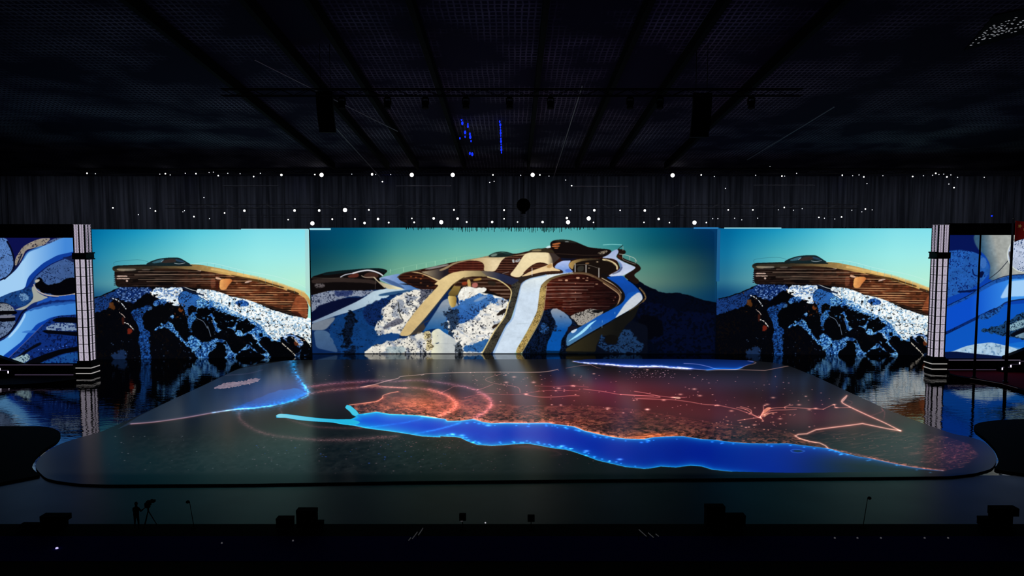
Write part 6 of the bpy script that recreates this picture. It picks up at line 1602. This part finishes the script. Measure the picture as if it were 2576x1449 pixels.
# blue lamp strings
def lamp_string(pts, label, r=0.12):
    Y = 100.0
    P_ = [upright(u, v, Y) for u, v in pts]
    top = max(P_, key=lambda q: q[2]); 
    t = thing('hanging_lamp_string', label, 'lamp', (top[0], Y, top[2]), 'strings of blue lamps under the roof')
    L = Vector(t.location)
    b = MB()
    for i, q in enumerate(P_):
        b.ball((q[0], Y, q[2]), r * (0.8 + 0.5 * ((i * 7) % 3) / 2), 8, 1.7)
    b.build('bulbs', BLUE_BULB, t, L)
    c = MB()
    srt = sorted(P_, key=lambda q: -q[2])
    c.tube((srt[0][0], Y, roof_z(Y) - 0.05), (srt[0][0], Y, srt[0][2]), 0.015, n=5)
    for i in range(len(srt) - 1):
        c.tube((srt[i][0], Y + 0.02, srt[i][2]), (srt[i + 1][0], Y + 0.02, srt[i + 1][2]), 0.015, n=5)
    c.build('cable', STEEL, t, L)
lamp_string([(1146, 208), (1171, 243), (1155, 263), (1160, 293), (1161, 300), (1163, 310), (1157, 348)], 'broken string of blue lamps, leftmost of the three', 0.12)
lamp_string([(1177, 312), (1177, 318), (1170, 333), (1170, 344), (1182, 337), (1183, 345), (1185, 355), (1182, 386), (1188, 388)], 'short string of blue lamps between the other two', 0.12)
lamp_string([(1256, 298), (1257, 306)] + [(1258.5 + 0.3 * k, 314 + 7 * k) for k in range(11)], 'long straight string of blue lamps, rightmost of the three', 0.10)
tiny('hanging_blue_lamp', 508, 415, LY - 1, 0.1, BLUE_BULB, 'single blue pin-prick lamp above the upper row at the left', 'single blue lamps')
tiny('hanging_blue_lamp', 2495, 543, LY - 20, 0.13, BLUE_BULB, 'single blue pin-prick lamp above the outermost right video wall', 'single blue lamps')
# glowing dashes put in for light reflected by a ribbed roof panel
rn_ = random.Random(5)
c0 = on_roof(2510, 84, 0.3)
t = thing('roof_glints', 'slanting patch of glowing dashes imitating light on the ribbed roof, top right', 'light', tuple(c0))
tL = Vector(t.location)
GLINT = mat('emissive roof glint', (0.4, 0.4, 0.4), 0.4, emit=lin(120, 122, 126), es=1.0)
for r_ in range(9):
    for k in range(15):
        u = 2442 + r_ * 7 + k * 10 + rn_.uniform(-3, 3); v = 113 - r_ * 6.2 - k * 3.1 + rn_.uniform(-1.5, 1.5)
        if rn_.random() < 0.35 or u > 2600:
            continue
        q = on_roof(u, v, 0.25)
        MB().box(q, (rn_.uniform(0.05, 0.16), 0.16, 0.03)).build('glint_dash', GLINT, t, tL)
q = [on_roof(u, v, 0.12) for u, v in ((2425, 128), (2630, 70), (2640, 10), (2500, 40))]
MB().poly([tuple(x) for x in q] + [(x[0], x[1], x[2] + 0.1) for x in q], [(0, 1, 2, 3), (7, 6, 5, 4), (0, 4, 5, 1), (1, 5, 6, 2), (2, 6, 7, 3), (3, 7, 4, 0)]).build('backing', BLACK, t, tL)

# short dark cord ends hanging over the upper edges of the walls
def cord_fringe(Y, ranges, vtop, label):
    rr = random.Random(int(Y * 10))
    b = MB()
    for u0, u1, n, L_ in ranges:
        for _ in range(n):
            u = rr.uniform(u0, u1); vb = vtop + rr.uniform(1.5, L_)
            a, c = upright(u, vtop - 3, Y), upright(u, vb, Y)
            b.bar((a[0], Y, a[2]), (c[0], Y, c[2]), rr.uniform(0.04, 0.10))
    o = b.build('hanging_cord_fringe', BLACK)
    o['kind'] = 'stuff'
    tag(o, label, 'cords', 'cord fringes on the video walls')
cord_fringe(cl[1] - 0.35, [(1015, 1120, 26, 6), (1120, 1300, 60, 11), (1300, 1420, 50, 12), (1420, 1500, 22, 7)], 573, 'fringe of short dark cords over the top edge of the wide middle video wall')
cord_fringe(rl[1] - 0.5, [(2085, 2180, 16, 10), (2180, 2335, 30, 8)], 574.5, 'fringe of short dark cords over the top edge of the wall beside the right pillar')

# ---------------------------------------------------------------- front of house silhouettes
def fz(u, v, z=ZF):
    return ground(u, v, z)
def px_m(Y):
    return Y / FPX
CASE = mat('black flight case', (0.0010, 0.0010, 0.0012), 0.9, spec=0.02)
def case(u0, u1, vt, vb, label, depth=0.6, lid=0.0, step=None, group='black cases along the front'):
    g = fz((u0 + u1) / 2, vb)
    m = px_m(g[1]); w = (u1 - u0) * m; h = (vb - vt) * m
    t = thing('flight_case', label, 'case', (g[0], g[1] + depth / 2, ZF), group)
    b = MB()
    if lid:
        b.span((-w / 2 + 0.02, -depth / 2, 0), (w / 2 - lid * m, depth / 2, h * 0.58)); b.build('body', CASE, t)
        MB().span((-w / 2, -depth / 2 - 0.05, h * 0.58), (w / 2, depth / 2 + 0.05, h)).build('lid', CASE, t)
    else:
        b.span((-w / 2, -depth / 2, 0.08), (w / 2, depth / 2, h * 0.8)); b.build('body', CASE, t)
        MB().span((-w / 2 - 0.01, -depth / 2 - 0.01, h * 0.8), (w / 2 + 0.01, depth / 2 + 0.01, h)).build('lid', CASE, t)
        b = MB()
        for sx in (-1, 1):
            for sy in (-1, 1):
                b.tube((sx * (w / 2 - 0.1) - 0.02, sy * (depth / 2 - 0.1), 0.04), (sx * (w / 2 - 0.1) + 0.02, sy * (depth / 2 - 0.1), 0.04), 0.04, n=10)
        b.build('castors', STEEL, t)
    MB().box((0, -depth / 2 - 0.03, h * 0.45), (0.16, 0.03, 0.05)).build('handle', STEEL, t)
    return t
case(101, 168, 1297, 1330, 'black desk with an overhanging top at the left end of the front', lid=8)
case(48, 99, 1320, 1330, 'low black case left of the overhanging black desk', 0.5)
case(694, 735, 1304, 1331, 'lower black case beside the tall one, left of centre')
case(745, 795, 1282, 1331, 'tall black case left of centre at the front')
case(797, 812, 1312, 1331, 'small black box at the right foot of the tall case', 0.4)
case(1776, 1824, 1272, 1329, 'tall black case right of centre at the front')
case(1827, 1876, 1296, 1329, 'lower black case beside the tall one, right of centre')
case(2497, 2562, 1277, 1326, 'black desk with an overhanging top at the right end of the front', lid=14)
case(2468, 2495, 1303, 1326, 'low black case left of the desk at the right end', 0.5)
def front_stand(u, vt, vb, lean, label):
    g = fz(u, vb); m = px_m(g[1]); h = (vb - vt) * m
    t = thing('lamp_stand', label, 'stand', (g[0], g[1], ZF), 'thin stands along the front')
    MB().tube((0, 0, 0), (0, 0, 0.03), 0.22, n=16).build('base', CASE, t)
    MB().tube((0, 0, 0.03), (lean * m, 0, h - 0.12), 0.028, 0.02, 8).build('pole', CASE, t)
    s = 1 if lean > 0 else -1
    b = MB().tube((lean * m, 0, h - 0.12), (lean * m + s * 0.05, 0, h), 0.03, n=8)
    b.ball((lean * m + s * 0.13, 0, h - 0.06), 0.13, 12, 0.8)
    b.build('head', CASE, t, None, True)
front_stand(488, 1257, 1327, -9, 'thin stand with a small head, right of the camera operator')
front_stand(2171, 1247, 1326, 9, 'thin stand with a drooping head, towards the right of the front')
# small equipment
def gear(u, vt, vb, w_px, label, dot=None):
    g = fz(u, vb); m = px_m(g[1]); h = (vb - vt) * m; w = w_px * m
    t = thing('monitor_stand', label, 'equipment', (g[0], g[1], ZF), 'small black equipment at the front')
    MB().tube((0, 0, 0), (0, 0, h * 0.55), 0.03, n=8).box((0, 0, 0.02), (0.4, 0.4, 0.04)).build('stand', CASE, t)
    MB().box((0, 0, h * 0.78), (w, 0.25, h * 0.44)).build('monitor', CASE, t)
    if dot:
        MB().box((dot[0] * m, -0.14, (vb - dot[1]) * m), (0.16, 0.02, 0.04)).build('indicator', GREY_DOT, t)
gear(1164, 1290, 1330, 17, 'small black monitor on a stand, just left of centre, with a faint glint', (-2, 1308))
gear(1336, 1294, 1330, 18, 'small black monitor on a stand, just right of centre')
# little lights on the dark floor
def dot(u, v, r, m, label, cat='light'):
    g = fz(u, v, ZF + 0.06)
    o = MB().tube((0, 0, -0.03), (0, 0, 0.04), r, r * 0.8, 10).build('floor_light', m)
    o.location = (g[0], g[1], ZF + 0.06)
    tag(o, label, cat, 'small lights on the dark front floor')
WHITE_DOT = mat('white torch light', (0.3, 0.3, 0.3), 0.4, emit=lin(206, 196, 250), es=1.0)
dot(143, 1379, 0.09, WHITE_DOT, 'bright bluish white light low at the left')
dot(1221, 1315, 0.055, mat('cold white pin light', (0.3, 0.3, 0.3), 0.4, emit=lin(170, 170, 176), es=1.0), 'small white light at the water edge near the centre')
dot(558, 1366, 0.06, GREY_DOT, 'faint grey light on the floor in front of the camera operator')
dot(737, 1360, 0.06, GREY_DOT, 'faint grey light on the floor below the tall black case left of centre')
for n_, u in enumerate((2100, 2157, 2216, 2326, 2385)):
    dot(u, 1353, 0.06, GREY_DOT, 'faint grey floor light at the right, %s of five from the left' % ORD[n_])
# short handrails, the light they catch put in as a faint glow
RAIL = mat('grey rail with painted glint', (0.08, 0.08, 0.08), 0.5, emit=lin(44, 44, 46), es=1.0)
def rails(segs, label):
    Y = 46.5
    pts = [(upright(a, b, Y), upright(c, d, Y)) for a, b, c, d in segs]
    t = thing('handrail', label, 'handrail', (pts[0][0][0], Y, ZF + 0.03), 'short stair handrails at the front')
    L = Vector(t.location)
    for i, (p, q) in enumerate(pts):
        off = Vector((0, 0.25 * i, 0))
        MB().tube(Vector(p) + off, Vector(q) + off, 0.03, n=8).build('rail', RAIL, t, L)
        lo, hi = (p, q) if p[2] < q[2] else (q, p)
        MB().tube((lo[0], Y + 0.25 * i, ZF + 0.03), (lo[0], Y + 0.25 * i, lo[2]), 0.02, n=6).build('post', CASE, t, L)
        MB().tube((hi[0], Y + 0.25 * i, ZF + 0.03), (hi[0], Y + 0.25 * i, hi[2]), 0.02, n=6).build('post', CASE, t, L)
rails([(1026, 1362, 1034, 1352), (1034, 1362, 1049, 1342), (1050, 1354, 1062, 1336)], 'three short grey handrails slanting up to the right, left of centre')
rails([(1607, 1332, 1626, 1349), (1632, 1344, 1646, 1356), (1653, 1351, 1661, 1357)], 'three short grey handrails slanting down to the right, right of centre')

# ---------------------------------------------------------------- camera operator
CLOTH = mat('black work clothes', (0.0015, 0.0015, 0.002), 0.95, spec=0.02)
SKIN = mat('skin in the dark', (0.12, 0.07, 0.05), 0.6)
HAIR = mat('black hair', (0.004, 0.003, 0.003), 0.6)
def skin_body(name, verts, edges, radii, m, parent, sub=2):
    me = bpy.data.meshes.new(name); me.from_pydata(verts, edges, []); me.materials.append(m)
    o = bpy.data.objects.new(name, me); COL.objects.link(o); o.parent = parent
    md = o.modifiers.new('skin', 'SKIN'); md.use_smooth_shade = True
    for v, r in zip(me.skin_vertices[0].data, radii):
        v.radius = (r, r) if not isinstance(r, tuple) else r
    me.skin_vertices[0].data[0].use_root = True
    s = o.modifiers.new('round', 'SUBSURF'); s.levels = sub; s.render_levels = sub
    return o
g = fz(344, 1331)
per = thing('person', 'person in black standing at the tripod camera with both arms forward', 'person', (g[0], g[1], ZF))
V = [(0, 0, .95), (0, -.01, 1.12), (0, 0, 1.32), (0, 0, 1.46), (0, .02, 1.55), (0, .04, 1.63), (0, .05, 1.74),
     (-.17, 0, 1.43), (-.24, .10, 1.18), (.02, .42, 1.16), (.10, .47, 1.17),
     (.18, 0, 1.43), (.27, .10, 1.18), (.26, .40, 1.20), (.27, .48, 1.21),
     (-.10, 0, .90), (-.12, .03, .50), (-.13, -.02, .09), (-.14, .15, .04),
     (.10, 0, .90), (.13, .01, .50), (.15, -.04, .09), (.17, .13, .04)]
E = [(0, 1), (1, 2), (2, 3), (3, 4), (4, 5), (5, 6), (3, 7), (7, 8), (8, 9), (9, 10), (3, 11), (11, 12), (12, 13), (13, 14), (0, 15), (15, 16), (16, 17), (17, 18), (0, 19), (19, 20), (20, 21), (21, 22)]
R_ = [(.19, .14), (.19, .14), (.21, .15), (.15, .10), .06, (.085, .095), (.07, .085), .07, .05, .038, .03, .07, .05, .038, .03, .095, .062, .045, .035, .095, .062, .045, .035]
body = skin_body('body', V, E, R_, CLOTH, per)
for hx, hy, hz, s in ((.12, .50, 1.17, -1), (.275, .52, 1.215, 1)):
    hv = [(hx, hy - .03, hz), (hx, hy + .03, hz)]; he = [(0, 1)]; hr = [.028, .03]
    for f_ in range(4):
        bx = hx + (f_ - 1.5) * .018
        k = len(hv)
        hv += [(bx, hy + .06, hz + .002), (bx, hy + .085, hz - .015), (bx, hy + .085, hz - .045 + .004 * f_)]
        he += [(1, k), (k, k + 1), (k + 1, k + 2)]; hr += [.009, .0085, .008]
    k = len(hv)
    hv += [(hx - s * .04, hy + .01, hz - .01), (hx - s * .045, hy + .045, hz - .03)]; he += [(0, k), (k, k + 1)]; hr += [.011, .009]
    skin_body('hand', hv, he, hr, SKIN, per, 1)
MB().ball((0, .045, 1.745), .112, 14, 1.15).build('hair', HAIR, per, None, True)
b = MB().ball((-.035, .135, 1.70), .012, 8).ball((.035, .135, 1.70), .012, 8)
b.poly([(-.012, .135, 1.665), (.012, .135, 1.665), (0, .165, 1.655), (0, .135, 1.70)], [(0, 1, 2), (0, 2, 3), (1, 3, 2)]); b.box((0, .133, 1.62), (.045, .012, .012))
b.build('face', SKIN, per)
# broadcast camera on its tripod
g2 = fz(364, 1331)
cam_t = thing('video_camera', 'black video camera on a tripod in front of the camera operator', 'camera', (g2[0], g2[1] + 0.55, ZF)); cam_t.scale = (1.12, 1.12, 1.12)
b = MB().box((0, 0, 1.36), (.20, .46, .26)); b.box((0.02, -.02, 1.53), (.14, .2, .08)); b.build('camera_body', CASE, cam_t)
MB().tube((0, .23, 1.37), (0, .52, 1.38), .09, .11, 14).build('lens', CASE, cam_t)
MB().tube((.10, -.1, 1.48), (.36, -.1, 1.58), .03, n=8).box((.40, -.1, 1.58), (.16, .22, .13)).build('viewfinder', CASE, cam_t)
MB().tube((-.05, -.2, 1.22), (-.16, -.62, 1.15), .018, n=8).build('pan_handle', CASE, cam_t)
MB().box((0, 0, 1.18), (.2, .2, .1)).tube((0, 0, .85), (0, 0, 1.14), .05, n=10).build('tripod_head', CASE, cam_t)
for a in (0.3, 2.4, 4.5):
    MB().tube((0, 0, .95), (.46 * math.cos(a), .46 * math.sin(a), .01), .032, .022, 8).build('tripod_leg', CASE, cam_t)

# ---------------------------------------------------------------- light, camera, world
def lamp(name, kind, loc, energy, color, size=0.3):
    l = bpy.data.lights.new(name, kind); l.energy = energy; l.color = color
    if kind == 'POINT':
        l.shadow_soft_size = size
    o = bpy.data.objects.new(name, l); o.location = loc; COL.objects.link(o)
    return o
for u, v in ((470, 462), (745, 470), (975, 455), (1450, 436), (1700, 470), (2120, 468), (2420, 412)):
    p = upright(u, v, YB - 1.6)
    lamp('blue_wash_light', 'POINT', (p[0], YB - 1.6, p[2]), 2.2, (0.04, 0.06, 1.0), 0.4)

al = bpy.data.lights.new('drape_fill_light', 'AREA'); al.shape = 'RECTANGLE'; al.size = 190; al.size_y = 0.4; al.energy = 1700; al.color = (0.75, 0.82, 1.0)  # unseen strip light added to brighten the drape
ao = bpy.data.objects.new('drape_fill_light', al); COL.objects.link(ao); al.spread = math.radians(120); ao.location = (0, LY - 2, LZ['upper'] - 0.6); ao.rotation_euler = (math.radians(50), 0, 0)
fl_ = bpy.data.lights.new('flag_fill_light', 'SPOT'); fl_.energy = 26000; fl_.spot_size = math.radians(7.5); fl_.spot_blend = 0.6; fl_.shadow_soft_size = 0.2  # unseen spot added to lift the red of the flag
fo = bpy.data.objects.new('flag_fill_light', fl_); COL.objects.link(fo); fo.location = (26, FY, ftz - 1)
fo.rotation_euler = (Vector((fg[0] + 1.6, fg[1], ft[2] - 1.2)) - Vector(fo.location)).to_track_quat('-Z', 'Y').to_euler()
w = bpy.data.worlds.new('hall air'); scene.world = w; w.use_nodes = True
bg = w.node_tree.nodes['Background']
bg.inputs['Color'].default_value = (0.35, 0.38, 0.62, 1); bg.inputs['Strength'].default_value = 0.05

cd_ = bpy.data.cameras.new('camera'); co = bpy.data.objects.new('camera', cd_); COL.objects.link(co)
cd_.sensor_fit = 'HORIZONTAL'; cd_.sensor_width = 36.0; cd_.lens = 36.0 * FPX / W
cd_.clip_start = 0.1; cd_.clip_end = 1000
co.location = tuple(CAM); co.rotation_euler = (PI / 2 - PITCH, 0, 0)
scene.camera = co
vs_ = scene.view_settings
scene.display_settings.display_device = 'sRGB'
vs_.view_transform = 'Standard'; vs_.look = 'None'; vs_.exposure = 0.0; vs_.gamma = 1.0; vs_.use_curve_mapping = False
